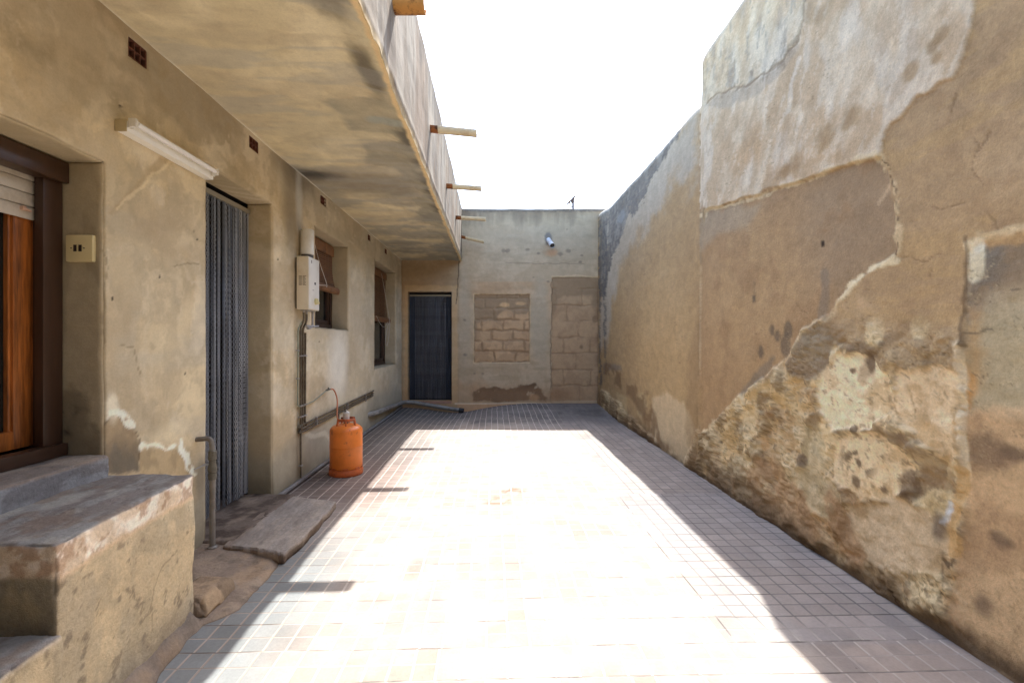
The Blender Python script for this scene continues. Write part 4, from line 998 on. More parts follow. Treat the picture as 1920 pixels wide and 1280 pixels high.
def tile_material():
    m, N, L, P = new_mat('cement_floor_tiles')
    def math_(op, a, b=None, c=None):
        q = N.new('ShaderNodeMath'); q.operation = op
        for i, v in enumerate((a, b, c)):
            if v is None: continue
            if isinstance(v, (int, float)): q.inputs[i].default_value = v
            else: L.new(v, q.inputs[i])
        return q.outputs[0]
    tc = N.new('ShaderNodeTexCoord')
    wob = N.new('ShaderNodeTexNoise'); wob.inputs['Scale'].default_value = 5; wob.inputs['Detail'].default_value = 3
    L.new(tc.outputs['Object'], wob.inputs['Vector'])
    ws = N.new('ShaderNodeSeparateXYZ'); L.new(wob.outputs['Color'], ws.inputs[0])
    sx = N.new('ShaderNodeSeparateXYZ'); L.new(tc.outputs['Object'], sx.inputs[0])
    X = math_('MULTIPLY_ADD', math_('SUBTRACT', ws.outputs[0], .5), .010, sx.outputs[0])
    Y0 = math_('MULTIPLY_ADD', math_('SUBTRACT', ws.outputs[1], .5), .008, sx.outputs[1])
    Y = math_('MULTIPLY_ADD', sx.outputs[0], -.026, Y0)
    # relaid strip on the right has its own offset
    rp = math_('MULTIPLY', math_('GREATER_THAN', sx.outputs[0], 1.04), math_('MULTIPLY', math_('GREATER_THAN', Y, 1.985), math_('LESS_THAN', Y, 3.92)))
    X = math_('MULTIPLY_ADD', rp, .05, X)
    Tn = .1868
    u = math_('DIVIDE', math_('ADD', X, .036), Tn)
    v = math_('DIVIDE', math_('ADD', Y, -.114 + 10 * Tn), Tn)
    # each row of whole tiles slips a little sideways
    rown = N.new('ShaderNodeTexWhiteNoise'); rown.noise_dimensions = '1D'; L.new(math_('FLOOR', v), rown.inputs['W'])
    u = math_('MULTIPLY_ADD', math_('SUBTRACT', rown.outputs['Value'], .5), .045, u)
    def edge(w, period_scale):
        s = math_('MULTIPLY', w, period_scale)
        return math_('DIVIDE', math_('MULTIPLY', math_('ABSOLUTE', math_('SUBTRACT', s, math_('ROUND', s))), Tn), period_scale)
    eu1, ev1 = edge(u, 1.0), edge(v, 1.0)          # joints between tiles, metres away
    eu2, ev2 = edge(u, 2.0), edge(v, 2.0)          # grooves pressed in each tile
    def band(e, w, s):
        r = N.new('ShaderNodeMapRange'); r.interpolation_type = 'SMOOTHSTEP'
        r.inputs['From Min'].default_value = w; r.inputs['From Max'].default_value = w + s
        r.inputs['To Min'].default_value = 1; r.inputs['To Max'].default_value = 0
        L.new(e, r.inputs['Value']); return r.outputs[0]
    groove = math_('MAXIMUM', band(eu2, .0034, .0032), math_('MULTIPLY', band(ev2, .0024, .0028), .9))
    joint = math_('MAXIMUM', math_('MULTIPLY', band(eu1, .0008, .002), .35), band(ev1, .0022, .003))
    joint = math_('MAXIMUM', joint, math_('MULTIPLY', band(ev2, .0012, .0028), .5))
    jn = N.new('ShaderNodeTexNoise'); jn.inputs['Scale'].default_value = 5; jn.inputs['Detail'].default_value = 4
    L.new(tc.outputs['Object'], jn.inputs['Vector'])
    jr = N.new('ShaderNodeMapRange'); jr.inputs['From Min'].default_value = .34; jr.inputs['From Max'].default_value = .58
    L.new(jn.outputs['Fac'], jr.inputs['Value'])
    # outline of the relaid strip
    ro = math_('MULTIPLY', band(math_('ABSOLUTE', math_('SUBTRACT', sx.outputs[0], 1.04)), .002, .003), math_('MULTIPLY', math_('GREATER_THAN', Y, 1.985), math_('LESS_THAN', Y, 3.92)))
    ro2 = math_('MULTIPLY', band(math_('ABSOLUTE', math_('SUBTRACT', Y, 1.985)), .002, .003), math_('GREATER_THAN', sx.outputs[0], 1.04))
    joint = math_('MULTIPLY', joint, jr.outputs[0])
    jr2 = N.new('ShaderNodeMapRange'); jr2.inputs['From Min'].default_value = .44; jr2.inputs['From Max'].default_value = .56; L.new(jn.outputs['Fac'], jr2.inputs['Value'])
    joint = math_('MAXIMUM', joint, math_('MULTIPLY', math_('MAXIMUM', ro, ro2), jr2.outputs[0]))
    cell = N.new('ShaderNodeCombineXYZ'); L.new(math_('FLOOR', math_('MULTIPLY', u, 2)), cell.inputs[0]); L.new(math_('FLOOR', math_('MULTIPLY', v, 2)), cell.inputs[1])
    wn1 = N.new('ShaderNodeTexWhiteNoise'); wn1.noise_dimensions = '2D'; L.new(cell.outputs[0], wn1.inputs['Vector'])
    cell2 = N.new('ShaderNodeCombineXYZ'); L.new(math_('FLOOR', u), cell2.inputs[0]); L.new(math_('FLOOR', v), cell2.inputs[1])
    wn2 = N.new('ShaderNodeTexWhiteNoise'); wn2.noise_dimensions = '2D'; L.new(cell2.outputs[0], wn2.inputs['Vector'])
    tint = math_('ADD', math_('MULTIPLY', wn1.outputs['Value'], .14), math_('MULTIPLY_ADD', wn2.outputs['Value'], .16, .85))
    gr = N.new('ShaderNodeTexNoise'); gr.inputs['Scale'].default_value = 70; gr.inputs['Detail'].default_value = 6; gr.inputs['Roughness'].default_value = .7
    L.new(tc.outputs['Object'], gr.inputs['Vector'])
    tint = math_('MULTIPLY', tint, math_('MULTIPLY_ADD', gr.outputs['Fac'], .5, .75))
    at = N.new('ShaderNodeAttribute'); at.attribute_name = 'tile'
    ag = N.new('ShaderNodeAttribute'); ag.attribute_name = 'groove'
    tv = N.new('ShaderNodeVectorMath'); tv.operation = 'SCALE'; L.new(at.outputs['Color'], tv.inputs[0]); L.new(tint, tv.inputs['Scale'])
    mx = N.new('ShaderNodeMix'); mx.data_type = 'RGBA'; L.new(math_('MULTIPLY', groove, .85), mx.inputs['Factor']); L.new(tv.outputs[0], mx.inputs[6]); L.new(ag.outputs['Color'], mx.inputs[7])
    m2 = N.new('ShaderNodeMix'); m2.data_type = 'RGBA'; L.new(math_('MULTIPLY', joint, .85), m2.inputs['Factor']); L.new(mx.outputs[2], m2.inputs[6]); m2.inputs[7].default_value = (.07, .058, .048, 1)
    # specks
    sp = N.new('ShaderNodeTexVoronoi'); sp.inputs['Scale'].default_value = 9; L.new(tc.outputs['Object'], sp.inputs['Vector'])
    spm = math_('MULTIPLY', band(sp.outputs['Distance'], .02, .03), .55)
    m3 = N.new('ShaderNodeMix'); m3.data_type = 'RGBA'; L.new(spm, m3.inputs['Factor']); L.new(m2.outputs[2], m3.inputs[6]); m3.inputs[7].default_value = (.06, .045, .035, 1)
    L.new(m3.outputs[2], P.inputs['Base Color'])
    P.inputs['Roughness'].default_value = .72; P.inputs['Specular IOR Level'].default_value = .35
    hgt = math_('ADD', math_('MULTIPLY', math_('MAXIMUM', groove, joint), -1.0), math_('ADD', math_('MULTIPLY', gr.outputs['Fac'], .35), math_('MULTIPLY', wn2.outputs['Value'], .8)))
    bp = N.new('ShaderNodeBump'); bp.inputs['Strength'].default_value = .6; bp.inputs['Distance'].default_value = .003
    L.new(hgt, bp.inputs['Height']); L.new(bp.outputs[0], P.inputs['Normal'])
    return m

def build_floor():
    ys = graded(-3.5, 9.03, .018, p=1.2, near=1.5); xs = even(-1.95, 2.06, .022)
    T = {}
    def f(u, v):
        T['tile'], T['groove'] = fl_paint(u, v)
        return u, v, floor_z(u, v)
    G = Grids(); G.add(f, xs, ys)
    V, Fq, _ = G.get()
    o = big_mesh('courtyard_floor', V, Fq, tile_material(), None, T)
    o['kind'] = 'structure'
    gm = simple('dry_earth', tuple(S(150, 130, 102)), .95, var=.3, scale=.6, bump=.2)
    g = MB(); g.quad((-300, -300, -.16), (300, -300, -.16), (300, 300, -.16), (-300, 300, -.16))
    go = g.build('ground', gm); go['kind'] = 'structure'

build_floor()

# ---- cement apron along the bench and under the door
def build_apron():
    edge = [(-1.5, -1.27), (1.4, -1.27), (1.78, -1.283), (2.03, -1.33), (2.14, -1.325), (2.19, -1.27), (2.25, -1.22), (2.40, -1.215), (2.55, -1.215), (2.72, -1.25), (2.86, -1.27), (2.93, -1.34), (3.2, -1.45), (3.78, -1.6)]
    ey = [p[0] for p in edge]; ex = [p[1] for p in edge]
    ys = graded(-1.5, 3.76, .012, p=1, near=1.2); ts = np.concatenate([np.linspace(0, .85, 26), [.9, .94, .97, .985, 1]])
    T = {}
    def f(u, t):
        xb = np.interp(u, ey, ex) + .03 * (fbm(u * 9, u * 0, 4, 3101, .6) - .5)
        bench = 1 - ss(2.10, 2.16, u)
        x0 = -1.42 * bench + -1.79 * (1 - bench)
        x = x0 + (xb - x0) * t
        tb = np.clip((x + 1.385) / np.maximum(xb + 1.385, .02), 0, 1)
        z = .006 + .12 * bench * (1 - tb) ** 1.15 + (1 - bench) * (.012 + .03 * (1 - ss(-1.7, -1.3, x)))
        z = z + (fbm(x * 8, u * 8, 4, 3111) - .5) * .022 + (fbm(x * 30, u * 30, 3, 3112) - .5) * .006
        z = z * (1 - ss(.9, 1.0, t)) + -.006 * ss(.9, 1.0, t)
        C = base(len(u), S(140, 124, 108)); C = mix(C, S(156, 138, 118), ss(.4, .6, fbm(x * 5, u * 5, 4, 3121)))
        C = mix(C, S(108, 96, 84), ss(.5, .65, fbm(x * 11, u * 7, 5, 3122, .6)) * .7)
        C = mix(C, S(164, 138, 108), (t > .6) * ss(.45, .6, fbm(x * 14, u * 14, 3, 3123)) * .5)
        C = mix(C, S(74, 62, 50), ss(.965, 1.0, t) * .8)
        C = mix(C, S(100, 98, 94), bench * (1 - ss(.0, .05, x + 1.36)) * .5)
        T['col'] = C
        return x, u, z + .004
    G = Grids(); G.add(f, ys, ts)
    V, Fq, _ = G.get()
    o = big_mesh('cement_path', V, Fq, M_STONE, None, T); o['kind'] = 'structure'

build_apron()

# ---- soft-edged blocks of masonry
def soft_block(name, box, paint, mat, parent=None, r=.02, step=.02, warp=None, amp=.012, seed=1, holes=None):
    x0, x1, y0, y1, z0, z1 = box
    nx, ny, nz = (max(2, int((b - a) / step)) + 1 for a, b in ((x0, x1), (y0, y1), (z0, z1)))
    ax, ay, az = np.linspace(x0, x1, nx), np.linspace(y0, y1, ny), np.linspace(z0, z1, nz)
    G = Grids(); cols = []
    def fin(x, y, z):
        c = np.stack([np.clip(x, x0 + r, x1 - r), np.clip(y, y0 + r, y1 - r), np.clip(z, z0 + r, z1 - r)], 1)
        p = np.stack([x, y, z], 1); d = p - c; L = np.linalg.norm(d, axis=1, keepdims=True)
        Nn = d / np.maximum(L, 1e-9)
        p = c + Nn * np.minimum(L, r)
        e = (fbm(p[:, 0] * 6 + p[:, 2] * 4, p[:, 1] * 6 - p[:, 2] * 5, 5, seed, .6) - .5) * amp * 2
        cols.append(paint(p[:, 0], p[:, 1], p[:, 2], Nn))
        ef = 1 - ss(.80, .97, np.abs(Nn).max(1)); e = e - ef * ss(.5, .62, fbm(p[:, 0] * 16 + p[:, 2] * 9, p[:, 1] * 16, 4, seed + 7, .6)) * r * .8
        p = p + Nn * e[:, None]
        if warp: p = warp(p)
        return p[:, 0], p[:, 1], p[:, 2]
    one = lambda u, v_: np.full(len(u), v_)
    for xv, fl in ((x0, True), (x1, False)): G.add(lambda u, v, xv=xv: fin(one(u, xv), u, v), ay, az, flip=fl)
    for yv, fl in ((y0, False), (y1, True)): G.add(lambda u, v, yv=yv: fin(u, one(u, yv), v), ax, az, flip=fl)
    for zv, fl in ((z0, True), (z1, False)): G.add(lambda u, v, zv=zv: fin(u, v, one(u, zv)), ax, ay, flip=fl)
    V, Fq, _ = G.get()
    return big_mesh(name, V, Fq, mat, parent, {'col': np.concatenate(cols)})

def bench_paint(ztop, rim=True):
    def paint(x, y, z, Nn):
        n = len(x); q = y + x
        lo = fbm(q * 2, z * 2, 4, 3201); mid = fbm(q * 6, z * 6, 5, 3211, .6); hi = fbm(q * 22 + x * 9, z * 22, 4, 3221, .65)
        C = base(n, S(180, 160, 126)); C = mix(C, S(196, 180, 148), ss(.45, .62, lo) * .8); C = mix(C, S(150, 136, 110), ss(.5, .65, mid) * .55)
        C = mix(C, S(146, 134, 112), ss(.5, .65, fbm(q * 8, z * 2, 4, 3231)) * .5)
        C = mix(C, S(92, 80, 66), ss(.64, .72, hi) * .6)
        C = mix(C, S(120, 108, 92), (1 - ss(.05, .22, z + .1 * (mid - .5))) * .6)
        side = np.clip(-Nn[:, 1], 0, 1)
        end_shade = ss(.3, .8, side)  # ends towards the camera get their shade as dark colour
        C = mix(C, S(92, 84, 68), end_shade * .85); C = mix(C, S(126, 112, 84), end_shade * ss(.5, .62, fbm(x * 9, z * 5, 4, 3241)) * .7)
        C = mix(C, S(58, 52, 42), end_shade * (1 - ss(.38, .55, z + .1 * (mid - .5))) * .7)
        band = ss(ztop - .105, ztop - .085, z + .035 * (fbm(q * 7, z * 7, 4, 3251) - .5)) 
        B = base(n, S(196, 176, 148)); B = mix(B, S(220, 208, 188), ss(.42, .6, fbm(q * 12, z * 16, 4, 3253)) * .9); B = mix(B, S(150, 118, 90), ss(.53, .62, fbm(q * 15, z * 15, 5, 3255, .65)) * .7)
        if not rim: band = band * 0 + ss(ztop - .02, ztop - .008, z) * .5
        B = mix(B, S(110, 90, 70), end_shade * .5)
        C = C * (1 - band)[:, None] + B * band[:, None]
        C = mix(C, S(204, 176, 140), rim * (1 - ss(.0, .02, np.abs(z + .035 * (fbm(q * 7, z * 7, 4, 3251) - .5) - ztop + .10))) * .6 * (1 - end_shade))
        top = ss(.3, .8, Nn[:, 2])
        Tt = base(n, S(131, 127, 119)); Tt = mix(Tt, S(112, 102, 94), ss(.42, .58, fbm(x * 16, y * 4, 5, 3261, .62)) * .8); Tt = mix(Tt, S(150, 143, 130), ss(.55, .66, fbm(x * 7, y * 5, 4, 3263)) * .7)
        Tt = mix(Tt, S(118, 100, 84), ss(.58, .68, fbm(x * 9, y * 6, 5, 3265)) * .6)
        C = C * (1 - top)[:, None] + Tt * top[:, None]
        ck = line(y, z, [(1.84, .16), (1.85, .26), (1.90, .36), (1.98, .42)], .002, .02, 10, 3271, .004) * (Nn[:, 0] > .5)
        C = mix(C, S(80, 66, 50), ck * .4)
        return np.clip(C * (1 + (hi - .5) * .18)[:, None] * [1.36, 1.38, 1.40], .01, .9)
    return paint

def bench_warp(p):
    p = p.copy(); k = (p[:, 0] + 1.77) / .46
    p[:, 0] = -1.77 + k * (.465 - (p[:, 1] - 2.13) * -.075 - .06 * 0) if False else p[:, 0] - np.clip(k, 0, 1) * (p[:, 1] - 1.4) * .075
    return p

STEPS = thing('masonry_steps', 'rough plastered masonry steps below the wooden window, crumbling along their rim', 'steps', (-1.55, 1.7, 0))
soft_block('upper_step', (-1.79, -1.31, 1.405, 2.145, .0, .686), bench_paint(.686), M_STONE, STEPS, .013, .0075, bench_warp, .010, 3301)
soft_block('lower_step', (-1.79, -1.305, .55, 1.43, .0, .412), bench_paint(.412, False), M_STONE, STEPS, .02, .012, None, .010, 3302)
def sill_paint(x, y, z, Nn):
    n = len(x); mid = fbm(x * 7, y * 7, 5, 3311, .6); hi = fbm(x * 24, y * 24 + z * 20, 4, 3313)
    C = base(n, S(140, 128, 116)); C = mix(C, S(114, 106, 98), ss(.45, .6, mid)); C = mix(C, S(168, 152, 132), ss(.56, .66, fbm(x * 9, y * 5, 4, 3315)) * .7)
    fr = ss(.3, .8, Nn[:, 0]); C = mix(C, S(130, 132, 134), fr * .7); C = mix(C, S(164, 164, 162), fr * ss(.5, .62, fbm(y * 9, z * 22, 4, 3317)) * .8)
    C = mix(C, S(164, 136, 104), (1 - ss(0, .012, .775 - z)) * fr * .6)
    return np.clip(C * (1 + (hi - .5) * .2)[:, None], .01, .9)
soft_block('top_step', (-1.99, -1.735, .79, 2.12, .62, .778), sill_paint, M_STONE, STEPS, .012, .009, None, .007, 3303)

# ---- door slab, threshold and loose lump
def slab_warp(corners, x0, x1, y0, y1):
    (ax, ay), (bx, by), (cx_, cy_), (dx, dy) = corners
    def w(p):
        p = p.copy(); u = (p[:, 0] - x0) / (x1 - x0); v = (p[:, 1] - y0) / (y1 - y0)
        X = (1 - u) * (1 - v) * ax + u * (1 - v) * bx + u * v * cx_ + (1 - u) * v * dx
        Y = (1 - u) * (1 - v) * ay + u * (1 - v) * by + u * v * cy_ + (1 - u) * v * dy
        ed = ss(.8, 1, u) * .04 * (fbm(v * 3, v * 0, 2, 3401) - .5) * 2
        e2 = (1 - ss(0, .12, v)) * .03 * (fbm(u * 3, u * 0, 2, 3402) - .5) * 2
        p[:, 0] = X + ed; p[:, 1] = Y + e2
        gro = np.abs(((u * 11 + 1.2 * fbm(v * 3, u * 2, 3, 3403)) % 1) - .5) * 2
        topm = p[:, 2] > .045
        p[:, 2] = p[:, 2] + topm * (-.0006 * ss(.6, 1, gro) * ss(.12, .25, u) * ss(.1, .2, v) * (u < .9)) - .014 * u * (v < 2) + .008 * (1 - v) * u
        return p
    return w
def slab_paint(x, y, z, Nn):
    n = len(x); u = (x - 0) / 1.0
    C = base(n, S(152, 143, 133)); C = mix(C, S(134, 124, 114), ss(.45, .6, fbm(x * 5, y * 4, 5, 3411, .6)) * .6); C = mix(C, S(164, 151, 136), ss(.52, .64, fbm(x * 7, y * 5, 5, 3413)) * .6)
    g = np.abs(((x * 11 + 1.2 * fbm(y * 3, x * 2, 3, 3403)) % 1) - .5) * 2
    C = mix(C, S(112, 100, 90), ss(.72, 1, g) * .22 * ss(.12, .25, x))
    C = mix(C, S(128, 110, 92), (1 - ss(.10, .2, x)) * .6)
    side = 1 - ss(.3, .8, Nn[:, 2]); C = mix(C, S(150, 130, 108), side * .6); C = mix(C, S(104, 84, 66), side * ss(.5, .62, fbm(y * 3 + x * 3, z * 12, 4, 3415)) * .8)
    return np.clip(C * (1 + (fbm(x * 25, y * 25, 3, 3417) - .5) * .25)[:, None], .01, .9)
o = soft_block('stone_slab', (0, 1, 0, 1, .004, .070), slab_paint, M_STONE, None, .018, .012,
               slab_warp(((-1.62, 2.80), (-1.19, 2.715), (-1.215, 3.62), (-1.70, 3.735)), 0, 1, 0, 1), .004, 3421)
tag(o, 'worn grooved stone slab lying in front of the left doorway', 'slab')
def thr_paint(x, y, z, Nn):
    n = len(x); C = base(n, S(118, 104, 92)); C = mix(C, S(84, 72, 62), ss(.45, .6, fbm(x * 9, y * 9, 5, 3431, .65)) * .9); C = mix(C, S(150, 134, 116), ss(.6, .7, fbm(x * 14, y * 6, 4, 3433)) * .6)
    return C
soft_block('doorstep', (-2.10, -1.575, 2.86, 3.742, -.02, .072), thr_paint, M_STONE, HOUSE, .015, .018, None, .008, 3441)
def lump_paint(x, y, z, Nn):
    n = len(x); C = base(n, S(160, 138, 112)); C = mix(C, S(192, 164, 128), ss(.3, .8, Nn[:, 0]) * .7); C = mix(C, S(130, 112, 92), ss(.5, .62, fbm(x * 12, y * 12, 4, 3451)) * .7)
    return C
def lump_warp(p):
    p = p.copy(); p[:, 2] = p[:, 2] * (1 - .25 * ss(2.2, 2.5, p[:, 1])); p[:, 0] += -.03 * (p[:, 2] / .1); return p
o = soft_block('mortar_lump', (-1.50, -1.315, 2.15, 2.43, .0, .105), lump_paint, M_STONE, None, .035, .012, lump_warp, .012, 3461)
tag(o, 'small wedge of hardened mortar at the far foot of the masonry steps', 'mortar lump')

# ================================================================== HOUSE DETAILS
WOODD = simple('dark_brown_wood', (.050, .024, .013), .45, var=.25, scale=6, bump=.2, stretch=(8, 8, .8))
WOODF = simple('brown_window_frame', (.058, .028, .015), .38, var=.2, scale=5, bump=.15, stretch=(6, 6, .8))
ORANGE_WOOD = simple('varnished_pine', (.40, .125, .024), .35, var=.5, scale=7, bump=.25, dirt=(.05, .016, .006), dirt_amt=.85, stretch=(9, 9, .7), dscale=5, lo=.45, hi=.68)
GLASS = simple('dark_window_glass', (.012, .014, .013), .06, var=.1, scale=2, spec=.6)
SHUT = simple('cream_shutter_slats', tuple(S(206, 196, 178)), .5, var=.06, scale=9, dirt=tuple(S(150, 136, 112)), dirt_amt=.4)
BRICK = simple('terracotta', tuple(S(96, 54, 38)), .85, var=.3, scale=30, bump=.4, dirt=tuple(S(90, 60, 46)))
DARK = simple('dark_interior', (.014, .011, .009), .9, var=.2)
IVORY = simple('ivory_plastic', tuple(S(222, 204, 150)), .4, var=.04, scale=20)
BLACKP = simple('dark_plastic', (.03, .02, .015), .4, var=.1)
GREYPIPE = simple('grey_painted_pipe', tuple(S(128, 122, 112)), .5, var=.2, scale=18, bump=.2, dirt=tuple(S(92, 78, 60)), dirt_amt=.7)
COPPER = simple('tarnished_pipe', tuple(S(104, 94, 78)), .45, .35, var=.3, scale=25, bump=.2, dirt=tuple(S(70, 54, 38)), dirt_amt=.7)
GREENPIPE = simple('green_painted_pipe', tuple(S(140, 146, 128)), .5, var=.15, scale=20)
STEEL = simple('galvanised_steel', (.42, .41, .40), .4, .7, var=.2, scale=30)
BRASS = simple('old_brass', (.15, .14, .11), .5, .5, var=.3, scale=30)
CREAM = simple('cream_enamel', tuple(S(224, 212, 186)), .35, var=.04, scale=8, dirt=tuple(S(190, 170, 130)), dirt_amt=.35)
WHITE = simple('white_enamel', tuple(S(226, 222, 210)), .35, var=.04, scale=8, dirt=tuple(S(190, 178, 150)), dirt_amt=.3)

def thing_part(name, parent):
    o = bpy.data.objects.new(name, None); o.empty_display_size = .1
    return link(o, parent)

def window_big():
    w = thing_part('window', HOUSE)
    f = MB(); y0, y1 = .802, 2.119
    f.box(-1.985, -1.945, 2.026, y1, .800, 2.090, .006)          # right post
    f.box(-1.985, -1.925, y0, .892, .800, 2.090, .006)
    f.box(-1.990, -1.915, y0, y1, 2.000, 2.092, .006)            # head
    f.box(-1.985, -1.920, y0, y1, .7805, .835, .006)
    f.box(-2.045, -1.990, 2.046, y1, .80, 2.0, .003)             # shutter guide
    f.build('frame', WOODF, w, True)
    s = MB()
    for z0, z1 in ((.838, .915), (1.93, 1.99)): s.box(-2.062, -2.012, .90, 2.085, z0, z1, .006)
    s.box(-2.064, -2.010, 1.963, 2.044, .838, 1.99, .007); s.box(-2.064, -2.010, 1.44, 1.54, .838, 1.99, .007); s.box(-2.064, -2.010, .90, .98, .838, 1.99, .007)
    s.box(-2.056, -2.020, 1.950, 1.963, .90, 1.94, .004)
    s.build('sash', ORANGE_WOOD, w, True)
    s2 = MB(); s2.box(-2.056, -2.006, 2.0455, 2.0795, .838, 1.99, .006); s2.build('sash_edge', ORANGE_WOOD, w, True)
    MB().box(-2.044, -2.038, .98, 1.96, .90, 1.94).build('pane', GLASS, w)
    sh = MB()
    for k in range(4):
        z0 = 1.815 + k * .056
        sh.box(-2.006, -1.996, .90, 2.040, z0, z0 + .0525, .003)
    sh.box(-2.012, -2.007, .90, 2.036, 1.82, 2.0)
    sh.build('shutter', SHUT, w, True)
    k = MB(); k.tube([(-1.996, 1.985, 1.855), (-1.984, 1.985, 1.855)], .010, 10); k.tube([(-1.986, 1.975, 1.853), (-1.986, 2.012, 1.848)], [.0075, .005], 10); k.build('shutter_stop', simple('pink_plastic', tuple(S(214, 176, 150)), .45, var=.1), w, True)
    # dim room behind
    return w


def window_small(y0, y1, z0, z1):
    w = thing_part('window', HOUSE)
    f = MB(); x0, x1 = -2.02, -1.968
    for a, b in ((y0 + .003, y0 + .055), (y1 - .055, y1 - .003)): f.box(x0, x1, a, b, z0 + .055, z1 - .055, .004)
    f.box(x0, x1, y0 + .003, y1 - .003, z0 + .003, z0 + .055, .004); f.box(x0, x1, y0 + .003, y1 - .003, z1 - .055, z1 - .003, .004)
    f.build('frame', WOODD, w, True)
    s = MB(); m = (y0 + y1) / 2
    for a, b in ((y0 + .058, m - .002), (m + .002, y1 - .058)):
        for c, d in ((a, a + .045), (b - .045, b)): s.box(x0 - .01, x1 - .015, c, d, z0 + .058, z1 - .058, .003)
        for c, d in ((z0 + .058, z0 + .105), (z1 - .105, z1 - .058)): s.box(x0 - .009, x1 - .016, a + .045, b - .045, c, d, .003)
    s.build('sash', WOODD, w, True)
    MB().box(x0 + .005, x0 + .011, y0 + .06, y1 - .06, z0 + .06, z1 - .06).build('pane', GLASS, w)

window_big()
window_small(*HOLES['win2']); window_small(*HOLES['win3'])

# dark rooms behind door openings
rb = MB()
rb.box(-3.9, -1.965, 2.80, 2.895 - .002, .046, 2.8); rb.box(-3.9, -1.965, 3.746, 3.85, .046, 2.8); rb.box(-4.0, -3.9, 2.80, 3.85, .046, 2.8); rb.box(-3.9, -2.09, 2.893, 3.745, -.1, .05)
rb.box(-3.9, -1.966, 2.893, 3.745, 2.38, 2.5)
rb.build('passage_wall', DARK, HOUSE)

# clay vents under the ceiling
for k, (y, z, wy, wz, nx) in enumerate(VENTS):
    v = MB()
    cw = wy / nx; t = .0035
    for i in range(nx + 1): v.box(XW - .024, XW - .003, y - wy / 2 + i * cw - t, y - wy / 2 + i * cw + t, z - wz / 2, z + wz / 2)
    for j in range(3): v.box(XW - .0235, XW - .004, y - wy / 2, y + wy / 2, z - wz / 2 + j * wz / 2 - t, z - wz / 2 + j * wz / 2 + t)
    vo = v.build('vent', BRICK, HOUSE)
    MB().box(XW - .028, XW - .0245, y - wy / 2, y + wy / 2, z - wz / 2, z + wz / 2).build('vent_opening', DARK, vo)

# water spouts through the parapet
SP_WHITE = simple('painted_spout', tuple(S(226, 212, 178)), .6, var=.08, scale=14, dirt=tuple(S(170, 140, 96)), dirt_amt=.4)
SP_RUST = simple('rusty_clay', tuple(S(150, 92, 48)), .8, var=.3, scale=22, bump=.4, dirt=tuple(S(66, 38, 22)), dirt_amt=.9, dscale=14)
SP_RUST2 = simple('ochre_clay', tuple(S(206, 148, 76)), .75, var=.15, scale=18, bump=.3, dirt=tuple(S(84, 46, 24)), dirt_amt=.95, dscale=9, lo=.48, hi=.6)
def spout(y, z, L0, drop, first=False, slew=0):
    x0 = -.66; x1 = -.60 + L0
    n = 14; o, w = .052, .043
    sec = []
    for k in range(n + 1):
        a = math.pi + math.pi * k / n; sec.append((math.cos(a), math.sin(a) * .85))
    sec = [(-1, .12)] + sec + [(1, .12)]
    def body(xa, xb, ro, ri, name, mat, parent):
        m = MB(); base = 0
        for xx in (xa, xb):
            t = (xx - x0) / (x1 - x0); zz = z - drop * t; yy = y + slew * t
            for r in (ro, ri):
                for c, s_ in sec: m.v.append((xx, yy + c * r, zz + s_ * r))
        q = len(sec)
        for j in range(q - 1):
            m.f.append((j, j + 1, 2 * q + j + 1, 2 * q + j)); m.f.append((q + j + 1, q + j, 3 * q + j, 3 * q + j + 1))
            m.f.append((j + 1, j, q + j, q + j + 1)); m.f.append((2 * q + j, 2 * q + j + 1, 3 * q + j + 1, 3 * q + j))
        for j in (0, q - 1): m.f.append((j, 2 * q + j, 3 * q + j, q + j))
        return m.build(name, mat, parent, True)
    if first:
        return body(x0, x1, .056, .046, 'water_spout', SP_RUST2, HOUSE)
    b = body(x0, x0 + .06 + L0 * .18, .050, .042, 'water_spout', SP_RUST, HOUSE)
    body(x0 + .055 + L0 * .18, x1, o, w, 'spout_sleeve', SP_WHITE, b)
spout(2.80, 3.29, .19, .0, True)
spout(4.43, 3.30, .44, .05); spout(6.02, 3.28, .44, .04); spout(7.50, 3.26, .47, .03); spout(8.82, 3.25, .42, .14, slew=-.15)

